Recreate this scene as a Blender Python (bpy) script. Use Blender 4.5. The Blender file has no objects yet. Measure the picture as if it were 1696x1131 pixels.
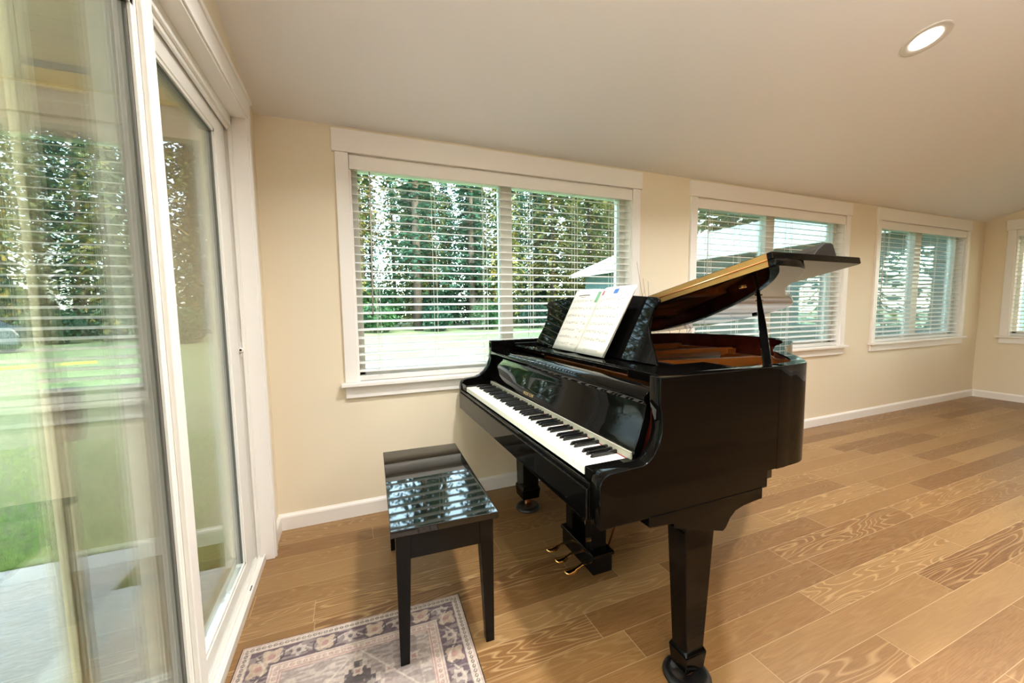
import bpy, bmesh, math, random
import numpy as np
from mathutils import Vector, Matrix
random.seed(7)
S = bpy.context.scene
COL = S.collection
PI = math.pi

# ------------------------------------------------------------------ helpers
class MB:
    """collects shapes, then links them as ONE mesh object"""
    def __init__(s): s.v = []; s.f = []; s.m = []; s.sm = []
    def add(s, vs, fs, mat=0, smooth=False):
        b = len(s.v); s.v += [tuple(p) for p in vs]
        for f in fs: s.f.append([i + b for i in f]); s.m.append(mat); s.sm.append(smooth)
        return s
    def box(s, x0, x1, y0, y1, z0, z1, mat=0):
        x0, x1 = sorted((x0, x1)); y0, y1 = sorted((y0, y1)); z0, z1 = sorted((z0, z1))
        return s.add([(x0,y0,z0),(x1,y0,z0),(x1,y1,z0),(x0,y1,z0),(x0,y0,z1),(x1,y0,z1),(x1,y1,z1),(x0,y1,z1)],
                     [(0,3,2,1),(4,5,6,7),(0,1,5,4),(1,2,6,5),(2,3,7,6),(3,0,4,7)], mat)
    def prism(s, poly, f0, f1, mat=0, side_smooth=False):
        """poly: list of 2-D points; f0/f1 map a 2-D point to the 3-D point of either cap"""
        n = len(poly)
        vs = [f0(*p) for p in poly] + [f1(*p) for p in poly]
        b = len(s.v); s.v += [tuple(p) for p in vs]
        s.f.append([b+i for i in range(n)][::-1]); s.m.append(mat); s.sm.append(False)
        s.f.append([b+n+i for i in range(n)]); s.m.append(mat); s.sm.append(False)
        for i in range(n):
            j = (i+1) % n
            s.f.append([b+i, b+j, b+n+j, b+n+i]); s.m.append(mat); s.sm.append(side_smooth)
        return s
    def taper(s, c0, h0, c1, h1, mat=0):
        """square post from centre c0 with half sizes h0 to c1 with h1"""
        vs = []
        for c, h in ((c0, h0), (c1, h1)):
            for sx, sy in ((-1,-1),(1,-1),(1,1),(-1,1)): vs.append((c[0]+sx*h[0], c[1]+sy*h[1], c[2]))
        return s.add(vs, [(0,3,2,1),(4,5,6,7),(0,1,5,4),(1,2,6,5),(2,3,7,6),(3,0,4,7)], mat)
    def lathe(s, prof, c=(0,0,0), n=24, mat=0, axis=None):
        vs = []; fs = []
        for r, z in prof:
            for k in range(n):
                a = 2*PI*k/n; vs.append(Vector((r*math.cos(a), r*math.sin(a), z)))
        if axis is not None:
            q = Vector((0,0,1)).rotation_difference(Vector(axis)).to_matrix(); vs = [q @ v for v in vs]
        vs = [v + Vector(c) for v in vs]
        for i in range(len(prof)-1):
            for k in range(n):
                k2 = (k+1) % n; fs.append((i*n+k, i*n+k2, (i+1)*n+k2, (i+1)*n+k))
        s.add(vs, fs, mat, True)
        s.add([vs[k] for k in range(n)], [tuple(range(n))[::-1]], mat)
        s.add([vs[(len(prof)-1)*n+k] for k in range(n)], [tuple(range(n))], mat)
        return s
    def tube(s, pts, r, n=8, mat=0):
        pts = [Vector(p) for p in pts]; vs = []; fs = []
        rs = r if isinstance(r, (list, tuple)) else [r]*len(pts)
        up = Vector((0.13,0.21,0.97))
        for i, p in enumerate(pts):
            d = (pts[min(i+1, len(pts)-1)] - pts[max(i-1, 0)]).normalized()
            u = d.cross(up)
            if u.length < 1e-4: u = d.cross(Vector((1,0,0)))
            u.normalize(); w = d.cross(u)
            for k in range(n):
                a = 2*PI*k/n; vs.append(p + (u*math.cos(a) + w*math.sin(a))*rs[i])
        for i in range(len(pts)-1):
            for k in range(n):
                k2 = (k+1) % n; fs.append((i*n+k, i*n+k2, (i+1)*n+k2, (i+1)*n+k))
        fs.append(tuple(range(n))[::-1]); fs.append(tuple((len(pts)-1)*n+k for k in range(n)))
        return s.add(vs, fs, mat, True)
    def build(s, name, mats, parent=None, bevel=0, seg=2, origin=None, angle=35):
        me = bpy.data.meshes.new(name)
        o0 = Vector(origin) if origin is not None else Vector((0,0,0))
        me.from_pydata([tuple(Vector(p)-o0) for p in s.v], [], s.f)
        if not isinstance(mats, (list, tuple)): mats = [mats]
        for m in mats: me.materials.append(m)
        me.polygons.foreach_set('material_index', s.m)
        me.polygons.foreach_set('use_smooth', s.sm)
        me.update()
        bm = bmesh.new(); bm.from_mesh(me); bmesh.ops.recalc_face_normals(bm, faces=bm.faces); bm.to_mesh(me); bm.free()
        o = bpy.data.objects.new(name, me); COL.objects.link(o); o.location = o0
        if parent is not None: attach(o, parent)
        if bevel:
            b = o.modifiers.new('edge', 'BEVEL'); b.width = bevel; b.segments = seg; b.limit_method = 'ANGLE'
            b.angle_limit = math.radians(angle); b.harden_normals = False
        return o

def attach(o, parent):
    o.parent = parent
    wm = Matrix.Identity(4); p = parent
    chain = []
    while p is not None: chain.append(p); p = p.parent
    for q in reversed(chain): wm = wm @ q.matrix_parent_inverse @ Matrix.LocRotScale(q.location, q.rotation_euler, q.scale)
    o.matrix_parent_inverse = wm.inverted()

def tag(o, label=None, cat=None, group=None, kind=None):
    if label: o['label'] = label
    if cat: o['category'] = cat
    if group: o['group'] = group
    if kind: o['kind'] = kind
    return o
def empty(name, loc=(0,0,0), rz=0):
    o = bpy.data.objects.new(name, None); o.empty_display_size = .1; COL.objects.link(o)
    o.location = loc; o.rotation_euler = (0,0,rz); return o
def copy_tree(o, parent=None):
    c = o.copy(); COL.objects.link(c)
    if parent is not None: c.parent = parent
    for ch in list(o.children): copy_tree(ch, c)
    return c

# ------------------------------------------------------------------ materials
def N(nt, t, **kw):
    n = nt.nodes.new(t)
    for k, v in kw.items(): setattr(n, k, v)
    return n
def mat(name, color, rough=.5, metal=0, spec=.5, coat=0, noise=0, nscale=8, bump=0, bscale=60, trans=0):
    m = bpy.data.materials.new(name); m.use_nodes = True; nt = m.node_tree
    b = nt.nodes['Principled BSDF']
    b.inputs['Base Color'].default_value = (*color, 1); b.inputs['Roughness'].default_value = rough
    b.inputs['Metallic'].default_value = metal; b.inputs['Specular IOR Level'].default_value = spec
    b.inputs['Coat Weight'].default_value = coat; b.inputs['Coat Roughness'].default_value = .02
    if noise or bump: tc = N(nt, 'ShaderNodeTexCoord')
    if noise:
        nz = N(nt, 'ShaderNodeTexNoise'); nz.inputs['Scale'].default_value = nscale; nz.inputs['Detail'].default_value = 6
        nt.links.new(tc.outputs['Object'], nz.inputs['Vector'])
        r = N(nt, 'ShaderNodeValToRGB'); e = r.color_ramp.elements
        e[0].position = .3; e[1].position = .7
        e[0].color = (*[c*(1-noise) for c in color], 1); e[1].color = (*[min(1, c*(1+noise)) for c in color], 1)
        nt.links.new(nz.outputs['Fac'], r.inputs['Fac']); nt.links.new(r.outputs['Color'], b.inputs['Base Color'])
    if bump:
        nb = N(nt, 'ShaderNodeTexNoise'); nb.inputs['Scale'].default_value = bscale; nb.inputs['Detail'].default_value = 4
        nt.links.new(tc.outputs['Object'], nb.inputs['Vector'])
        bp = N(nt, 'ShaderNodeBump'); bp.inputs['Strength'].default_value = bump; bp.inputs['Distance'].default_value = .002
        nt.links.new(nb.outputs['Fac'], bp.inputs['Height']); nt.links.new(bp.outputs['Normal'], b.inputs['Normal'])
    if trans:
        out = nt.nodes['Material Output']; tr = N(nt, 'ShaderNodeBsdfTranslucent'); tr.inputs['Color'].default_value = (*color, 1)
        mx = N(nt, 'ShaderNodeMixShader'); mx.inputs[0].default_value = trans
        nt.links.new(b.outputs[0], mx.inputs[1]); nt.links.new(tr.outputs[0], mx.inputs[2]); nt.links.new(mx.outputs[0], out.inputs[0])
    return m
def emit(name, color, st):
    m = bpy.data.materials.new(name); m.use_nodes = True; nt = m.node_tree; nt.nodes.clear()
    e = N(nt, 'ShaderNodeEmission'); e.inputs[0].default_value = (*color, 1); e.inputs[1].default_value = st
    o = N(nt, 'ShaderNodeOutputMaterial'); nt.links.new(e.outputs[0], o.inputs[0]); return m
def glass(name, tint=(.9,.96,.94), boost=2.0, base=.0):
    m = bpy.data.materials.new(name); m.use_nodes = True; nt = m.node_tree; nt.nodes.clear()
    t = N(nt, 'ShaderNodeBsdfTransparent'); t.inputs[0].default_value = (*tint, 1)
    g = N(nt, 'ShaderNodeBsdfGlossy'); g.inputs['Roughness'].default_value = 0.0; g.inputs[0].default_value = (1,1,1,1)
    f = N(nt, 'ShaderNodeFresnel'); f.inputs[0].default_value = 1.5
    k = N(nt, 'ShaderNodeMath', operation='MULTIPLY_ADD'); k.inputs[1].default_value = boost; k.inputs[2].default_value = base
    c = N(nt, 'ShaderNodeMath', operation='MINIMUM'); c.inputs[1].default_value = .85
    mx = N(nt, 'ShaderNodeMixShader'); o = N(nt, 'ShaderNodeOutputMaterial')
    nt.links.new(f.outputs[0], k.inputs[0]); nt.links.new(k.outputs[0], c.inputs[0]); nt.links.new(c.outputs[0], mx.inputs[0])
    nt.links.new(t.outputs[0], mx.inputs[1]); nt.links.new(g.outputs[0], mx.inputs[2]); nt.links.new(mx.outputs[0], o.inputs[0]); return m

M = {}
M['wall'] = mat('cream_wall_paint', (.80,.71,.54), .6, bump=.12, bscale=240)
M['ceiling'] = mat('ceiling_paint', (.87,.86,.85), .7, bump=.1, bscale=200)
M['darkwood'] = mat('dark_wood_panelling', (.10,.055,.025), .45, noise=.3, nscale=3)
M['trim'] = mat('white_trim_paint', (.89,.86,.81), .35)
M['vinyl'] = mat('white_vinyl', (.86,.84,.78), .3)
M['almond'] = mat('almond_aluminium', (.82,.74,.52), .4)
M['slat'] = mat('white_blind_slat', (.94,.93,.90), .4, trans=.32)
M['cord'] = mat('blind_cord', (.85,.82,.78), .6)
M['wand'] = mat('clear_plastic_wand', (.55,.50,.46), .2)
M['gasket'] = mat('grey_gasket', (.16,.15,.13), .5)
M['black'] = mat('black_piano_lacquer', (.0018,.0016,.0014), .03, spec=.14)
M['benchleg'] = mat('black_bench_legs', (.003,.0026,.0022), .25, spec=.2)
M['bench'] = mat('black_bench_lacquer', (.004,.0036,.003), .03, spec=.55)
M['blackmatte'] = mat('black_satin', (.006,.006,.006), .35)
M['ebony'] = mat('black_key_plastic', (.004,.004,.004), .18)
M['ivory'] = mat('white_key_plastic', (.90,.86,.74), .22)
M['felt'] = mat('red_felt', (.25,.01,.015), .9)
M['maroon'] = mat('mahogany_inner_rim', (.085,.013,.008), .12, noise=.25, nscale=14, coat=.4)
M['bronze'] = mat('bronze_iron_plate', (.50,.17,.03), .32, metal=.55)
M['spruce'] = mat('soundboard_spruce', (.34,.13,.04), .3, noise=.2, nscale=20)
M['steel'] = mat('steel_string', (.45,.42,.38), .3, metal=1)
M['brass'] = mat('polished_brass', (.72,.42,.14), .18, metal=1)
M['oldbrass'] = mat('dull_brass', (.40,.235,.075), .45, metal=.9)
M['copper'] = mat('copper_rod', (.55,.22,.1), .3, metal=1)
M['rubber'] = mat('black_rubber', (.01,.01,.01), .7)
M['paper'] = mat('sheet_paper', (.63,.59,.53), .8, noise=.02, nscale=6)
M['ink'] = mat('printed_ink', (.09,.075,.07), .8)
M['red_ink'] = mat('red_ink', (.42,.05,.07), .8)
M['blue_ink'] = mat('blue_ink', (.04,.12,.34), .8)
M['green_ink'] = mat('green_ink', (.14,.28,.18), .8)
M['trimring'] = mat('light_trim_ring', (.66,.63,.57), .4)
M['lens'] = emit('lit_lens', (1,.93,.80), 14)
M['concrete'] = mat('exposed_aggregate', (.42,.43,.42), .9, noise=.28, nscale=70, bump=.6, bscale=90)
M['slab'] = mat('smooth_concrete', (.55,.57,.56), .8, noise=.08, nscale=9)
M['plank'] = mat('porch_pine', (.80,.62,.40), .6, noise=.22, nscale=5)
M['rafter'] = mat('honey_pine', (.80,.55,.24), .6, noise=.15, nscale=6)
M['taupe'] = mat('taupe_beam_paint', (.46,.36,.32), .6)
M['greymetal'] = mat('grey_flashing', (.25,.25,.25), .5)
M['siding'] = mat('teal_siding', (.05,.105,.105), .7, noise=.06, nscale=4)
M['roofing'] = mat('pale_metal_roofing', (.42,.55,.53), .35, noise=.05, nscale=3)
M['white_out'] = mat('white_exterior_trim', (.75,.75,.72), .5)
M['bark'] = mat('conifer_bark', (.055,.042,.034), .9, noise=.35, nscale=9, bump=1, bscale=14)
M['carblue'] = mat('blue_car_paint', (.012,.035,.05), .3)
M['carglass'] = mat('dark_car_glass', (.02,.04,.05), .05)
M['yellow'] = mat('yellow_plastic', (.85,.62,.03), .5)
M['twig'] = mat('dry_twig', (.16,.10,.06), .8)
M['screenfr'] = M['almond']
M['brown'] = mat('brown_handle', (.10,.055,.05), .45)
M['black_hole'] = mat('dark_slot', (.01,.01,.01), .8)
M['strip'] = mat('pale_strip', (.30,.28,.22), .3)
M['gold'] = mat('gold_lettering', (.75,.52,.22), .35, metal=.8)
def leaf_mat(name, c0, c1):
    m = bpy.data.materials.new(name); m.use_nodes = True; nt = m.node_tree
    b = nt.nodes['Principled BSDF']; b.inputs['Roughness'].default_value = .6
    tc = N(nt, 'ShaderNodeTexCoord'); nz = N(nt, 'ShaderNodeTexNoise'); nz.inputs['Scale'].default_value = .9; nz.inputs['Detail'].default_value = 5
    nt.links.new(tc.outputs['Object'], nz.inputs['Vector'])
    r = N(nt, 'ShaderNodeValToRGB'); e = r.color_ramp.elements; e[0].position = .38; e[1].position = .66
    e[0].color = (*c0, 1); e[1].color = (*c1, 1)
    nt.links.new(nz.outputs['Fac'], r.inputs['Fac']); nt.links.new(r.outputs['Color'], b.inputs['Base Color'])
    tr = N(nt, 'ShaderNodeBsdfTranslucent'); nt.links.new(r.outputs['Color'], tr.inputs['Color'])
    mx = N(nt, 'ShaderNodeMixShader'); mx.inputs[0].default_value = .35
    nt.links.new(b.outputs[0], mx.inputs[1]); nt.links.new(tr.outputs[0], mx.inputs[2])
    nt.links.new(mx.outputs[0], nt.nodes['Material Output'].inputs[0]); return m
M['needle'] = leaf_mat('conifer_needles', (.007,.042,.027), (.024,.088,.045))
M['needle_sunlit'] = leaf_mat('sunlit_tint_needles', (.025,.075,.025), (.26,.20,.04))  # golden sunlit patches painted into the needle colour
M['leafy'] = leaf_mat('broad_leaves', (.012,.055,.022), (.04,.12,.035))
M['grassblade'] = leaf_mat('grass_blades', (.16,.34,.08), (.36,.50,.17))

def screen_mat():
    m = bpy.data.materials.new('insect_screen_mesh'); m.use_nodes = True; nt = m.node_tree; nt.nodes.clear()
    t = N(nt, 'ShaderNodeBsdfTransparent'); d = N(nt, 'ShaderNodeBsdfDiffuse'); d.inputs[0].default_value = (.16,.13,.10,1)
    mx = N(nt, 'ShaderNodeMixShader'); mx.inputs[0].default_value = .32; o = N(nt, 'ShaderNodeOutputMaterial')
    nt.links.new(t.outputs[0], mx.inputs[1]); nt.links.new(d.outputs[0], mx.inputs[2]); nt.links.new(mx.outputs[0], o.inputs[0]); return m
M['screen'] = screen_mat()
M['glass_win'] = glass('window_glass', (.86,.95,.93), .9)
M['glass_door'] = glass('door_glass', (.93,.975,.94), 1.0, .0)
M['glass_car'] = M['carglass']

def math_node(nt, op, a=None, b=None, c=None):
    n = N(nt, 'ShaderNodeMath', operation=op)
    for i, v in enumerate((a, b, c)):
        if v is None: continue
        if isinstance(v, (int, float)): n.inputs[i].default_value = v
        else: nt.links.new(v, n.inputs[i])
    return n.outputs[0]

def floor_mat():
    m = bpy.data.materials.new('wirebrushed_oak_planks'); m.use_nodes = True; nt = m.node_tree
    b = nt.nodes['Principled BSDF']; L = nt.links.new
    tc = N(nt, 'ShaderNodeTexCoord'); sp = N(nt, 'ShaderNodeSeparateXYZ'); L(tc.outputs['Object'], sp.inputs[0])
    X, Y = sp.outputs[0], sp.outputs[1]
    W_, LEN = .1235, 1.05
    ry = math_node(nt, 'DIVIDE', math_node(nt, 'ADD', Y, .040), W_)
    row = math_node(nt, 'FLOOR', ry); fy = math_node(nt, 'FRACT', ry)
    wn = N(nt, 'ShaderNodeTexWhiteNoise', noise_dimensions='1D'); L(row, wn.inputs['W'])
    rx = math_node(nt, 'ADD', math_node(nt, 'DIVIDE', X, LEN), math_node(nt, 'MULTIPLY', wn.outputs['Value'], 7.3))
    col = math_node(nt, 'FLOOR', rx); fx = math_node(nt, 'FRACT', rx)
    cid = N(nt, 'ShaderNodeCombineXYZ'); L(row, cid.inputs[0]); L(col, cid.inputs[1])
    pr = N(nt, 'ShaderNodeTexWhiteNoise', noise_dimensions='3D'); L(cid.outputs[0], pr.inputs['Vector'])
    rs = N(nt, 'ShaderNodeSeparateColor'); L(pr.outputs['Color'], rs.inputs[0])
    # cathedral grain: contour lines of a stretched noise, different in every plank
    gx = math_node(nt, 'ADD', math_node(nt, 'MULTIPLY', X, .95), math_node(nt, 'MULTIPLY', rs.outputs[0], 37))
    gy = math_node(nt, 'ADD', math_node(nt, 'MULTIPLY', fy, 1.05), math_node(nt, 'MULTIPLY', rs.outputs[1], 19))
    gv = N(nt, 'ShaderNodeCombineXYZ'); L(gx, gv.inputs[0]); L(gy, gv.inputs[1]); L(math_node(nt, 'MULTIPLY', rs.outputs[2], 11), gv.inputs[2])
    nz = N(nt, 'ShaderNodeTexNoise'); nz.inputs['Scale'].default_value = 1.0; nz.inputs['Detail'].default_value = 2.2; nz.inputs['Roughness'].default_value = .45
    L(gv.outputs[0], nz.inputs['Vector'])
    ring = math_node(nt, 'FRACT', math_node(nt, 'MULTIPLY', nz.outputs['Fac'], math_node(nt, 'ADD', 18.0, math_node(nt, 'MULTIPLY', rs.outputs[1], 26.0))))
    tri = math_node(nt, 'ABSOLUTE', math_node(nt, 'SUBTRACT', ring, .5))
    line = N(nt, 'ShaderNodeMapRange'); L(tri, line.inputs[0]); line.inputs[1].default_value = .30; line.inputs[2].default_value = .48
    # fine pores
    pv = N(nt, 'ShaderNodeCombineXYZ'); L(math_node(nt, 'ADD', math_node(nt, 'MULTIPLY', X, 9), math_node(nt, 'MULTIPLY', rs.outputs[2], 40)), pv.inputs[0]); L(math_node(nt, 'MULTIPLY', Y, 420), pv.inputs[1])
    pz = N(nt, 'ShaderNodeTexNoise'); pz.inputs['Scale'].default_value = 1.0; pz.inputs['Detail'].default_value = 3; L(pv.outputs[0], pz.inputs['Vector'])
    # blotches + knots
    bz = N(nt, 'ShaderNodeTexNoise'); bz.inputs['Scale'].default_value = 3.5; bz.inputs['Detail'].default_value = 4; L(gv.outputs[0], bz.inputs['Vector'])
    ramp = N(nt, 'ShaderNodeValToRGB'); e = ramp.color_ramp.elements
    e[0].position = 0; e[0].color = (.110,.042,.011,1); e[1].position = 1; e[1].color = (.24,.134,.050,1)
    e2 = ramp.color_ramp.elements.new(.5); e2.color = (.175,.084,.025,1)
    L(rs.outputs[0], ramp.inputs[0])
    def mix(fac, a, bcol, mode='MIX'):
        n = N(nt, 'ShaderNodeMix', data_type='RGBA', blend_type=mode)
        if isinstance(fac, (int, float)): n.inputs[0].default_value = fac
        else: L(fac, n.inputs[0])
        L(a, n.inputs[6])
        if isinstance(bcol, tuple): n.inputs[7].default_value = bcol
        else: L(bcol, n.inputs[7])
        return n.outputs[2]
    lf = math_node(nt, 'MULTIPLY', line.outputs[0], math_node(nt, 'ADD', .08, math_node(nt, 'MULTIPLY', math_node(nt, 'POWER', rs.outputs[2], 2.0), .75)))
    c = mix(lf, ramp.outputs[0], (.42,.27,.125,1))
    pr2 = N(nt, 'ShaderNodeMapRange'); L(pz.outputs['Fac'], pr2.inputs[0]); pr2.inputs[1].default_value = .35; pr2.inputs[2].default_value = .7; pr2.inputs[3].default_value = .0; pr2.inputs[4].default_value = .38
    c = mix(pr2.outputs[0], c, (.33,.195,.078,1))
    br = N(nt, 'ShaderNodeMapRange'); L(bz.outputs['Fac'], br.inputs[0]); br.inputs[1].default_value = .60; br.inputs[2].default_value = .78; br.inputs[4].default_value = .45
    c = mix(br.outputs[0], c, (.17,.075,.03,1))
    # seams: pale cerused lines
    ey = math_node(nt, 'MINIMUM', fy, math_node(nt, 'SUBTRACT', 1.0, fy)); ex = math_node(nt, 'MINIMUM', fx, math_node(nt, 'SUBTRACT', 1.0, fx))
    sy = math_node(nt, 'LESS_THAN', ey, .0085); sx = math_node(nt, 'LESS_THAN', ex, .0013)
    seam = math_node(nt, 'MAXIMUM', sy, sx)
    c = mix(math_node(nt, 'MULTIPLY', seam, .55), c, (.50,.36,.20,1))
    L(c, b.inputs['Base Color'])
    b.inputs['Roughness'].default_value = .36; b.inputs['Specular IOR Level'].default_value = .4
    bp = N(nt, 'ShaderNodeBump'); bp.inputs['Strength'].default_value = .25; bp.inputs['Distance'].default_value = .001
    L(math_node(nt, 'SUBTRACT', pz.outputs['Fac'], seam), bp.inputs['Height']); L(bp.outputs['Normal'], b.inputs['Normal'])
    return m
M['floor'] = floor_mat()

def lawn_mat():
    m = bpy.data.materials.new('dry_lawn_grass'); m.use_nodes = True; nt = m.node_tree; b = nt.nodes['Principled BSDF']; L = nt.links.new
    b.inputs['Roughness'].default_value = .9
    tc = N(nt, 'ShaderNodeTexCoord')
    a = N(nt, 'ShaderNodeTexNoise'); a.inputs['Scale'].default_value = .7; a.inputs['Detail'].default_value = 6; L(tc.outputs['Object'], a.inputs['Vector'])
    d = N(nt, 'ShaderNodeTexNoise'); d.inputs['Scale'].default_value = 22; d.inputs['Detail'].default_value = 6; L(tc.outputs['Object'], d.inputs['Vector'])
    r = N(nt, 'ShaderNodeValToRGB'); e = r.color_ramp.elements; e[0].position = .36; e[1].position = .64
    e[0].color = (.075,.13,.05,1); e[1].color = (.21,.225,.115,1)
    mm = N(nt, 'ShaderNodeMath', operation='MULTIPLY_ADD'); L(d.outputs['Fac'], mm.inputs[0]); mm.inputs[1].default_value = .55
    L(math_node(nt, 'MULTIPLY', a.outputs['Fac'], .45), mm.inputs[2]); L(mm.outputs[0], r.inputs[0]); L(r.outputs[0], b.inputs['Base Color'])
    bp = N(nt, 'ShaderNodeBump'); bp.inputs['Strength'].default_value = .8; bp.inputs['Distance'].default_value = .03
    L(d.outputs['Fac'], bp.inputs['Height']); L(bp.outputs['Normal'], b.inputs['Normal']); return m
M['lawn'] = lawn_mat()

# ------------------------------------------------------------------ camera
CX, CY, CZ = .4154, -2.3832, 1.1941
def camera():
    rx, rz, ry = -.0851, -.3857, -.0124
    f = Vector((-math.sin(rz)*math.cos(rx), math.cos(rz)*math.cos(rx), math.sin(rx)))
    r = Vector((math.cos(rz), math.sin(rz), 0)); u = r.cross(f)
    r2 = r*math.cos(ry) + u*math.sin(ry); u2 = -r*math.sin(ry) + u*math.cos(ry)
    cam = bpy.data.cameras.new('camera'); o = bpy.data.objects.new('camera', cam); COL.objects.link(o)
    cam.sensor_width = 36; cam.sensor_fit = 'HORIZONTAL'; cam.lens = 650.64/1696*36; cam.clip_start = .02; cam.clip_end = 400
    mw = Matrix((( r2.x, u2.x, -f.x, CX), (r2.y, u2.y, -f.y, CY), (r2.z, u2.z, -f.z, CZ), (0,0,0,1)))
    o.matrix_world = mw
    S.camera = o
camera()

# ------------------------------------------------------------------ room shell
L_ = 7.737; HC = 2.178; SL = .30; YR = -4.4; YF = -9.2; TH = .14
def ceil_z(y): return HC - SL*y if y > YR else HC - SL*YR + (y-YR)*SL
def struct(o): o['kind'] = 'structure'; return o

struct(MB().box(-TH, L_+TH, YF-TH, TH, -.14, 0).build('floor', M['floor']))
# ceiling: two slopes
cp = [(TH, HC-SL*TH), (YR, HC-SL*YR), (YF-TH, ceil_z(YF-TH))]
poly = cp + [(y, z+.2) for y, z in cp[::-1]]
struct(MB().prism(poly, lambda y,z: (-TH, y, z), lambda y,z: (L_+TH, y, z)).build('ceiling', M['ceiling']))

WIN = [(.433, 2.335, 1.335, 1.416), (2.960, 4.880, 3.850, 3.960), (5.472, 7.262, 6.296, 6.428)]
ZB, ZT = .783, 2.040
def wall_back():
    m = MB(); x = 0.0
    for a, b, *_ in WIN:
        m.box(x, a, 0, TH, 0, HC+.02); m.box(a, b, 0, TH, 0, ZB); m.box(a, b, 0, TH, ZT, HC+.02); x = b
    m.box(x, L_, 0, TH, 0, HC+.02)
    struct(m.build('wall_back', M['wall']))
wall_back()
DY0, DY1, DZ = -.265, -2.13, 2.045
def wall_left():
    m = MB()
    def seg(y0, y1, z0):
        pts = [(y0, z0), (y1, z0)]
        ys = [y1] + ([YR] if y1 < YR < y0 else []) + [y0]
        pts += [(y, ceil_z(y)+.02) for y in ys]
        m.prism(pts, lambda y,z: (0,y,z), lambda y,z: (-TH,y,z))
    seg(TH, DY0, 0); seg(DY0, DY1, DZ); seg(DY1, YF-TH, 0)
    struct(m.build('wall_left', M['wall']))
wall_left()
RY0, RY1 = -.257, -2.10
def wall_right():
    m = MB()
    def seg(y0, y1, z0, z1=None):
        pts = [(y0, z0), (y1, z0)]
        ys = [y1] + ([YR] if y1 < YR < y0 else []) + [y0]
        pts += [(y, z1 if z1 else ceil_z(y)+.02) for y in ys]
        m.prism(pts, lambda y,z: (L_,y,z), lambda y,z: (L_+TH,y,z))
    seg(TH, RY0, 0); seg(RY0, RY1, 0, ZB); seg(RY0, RY1, ZT); seg(RY1, YF-TH, 0)
    struct(m.build('wall_right', M['wall']))
wall_right()
struct(MB().box(0, L_, YF-TH, YF, 0, ceil_z(YF)+.02).build('wall_front', M['darkwood']))

# baseboards
def bb_profile(m, f0, f1):
    poly = [(0,0),(.014,0),(.014,.070),(.011,.078),(.006,.084),(.004,.0885),(0,.0885)]
    m.prism(poly, f0, f1)
m = MB(); bb_profile(m, lambda d,z: (.0,-d,z), lambda d,z: (L_,-d,z)); struct(m.build('baseboard_back', M['trim']))
m = MB(); bb_profile(m, lambda d,z: (d,-.014,z), lambda d,z: (d,-.185,z)); struct(m.build('baseboard_left', M['trim']))
m = MB(); bb_profile(m, lambda d,z: (L_-d,-.014,z), lambda d,z: (L_-d,YF,z)); struct(m.build('baseboard_right', M['trim']))

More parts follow.
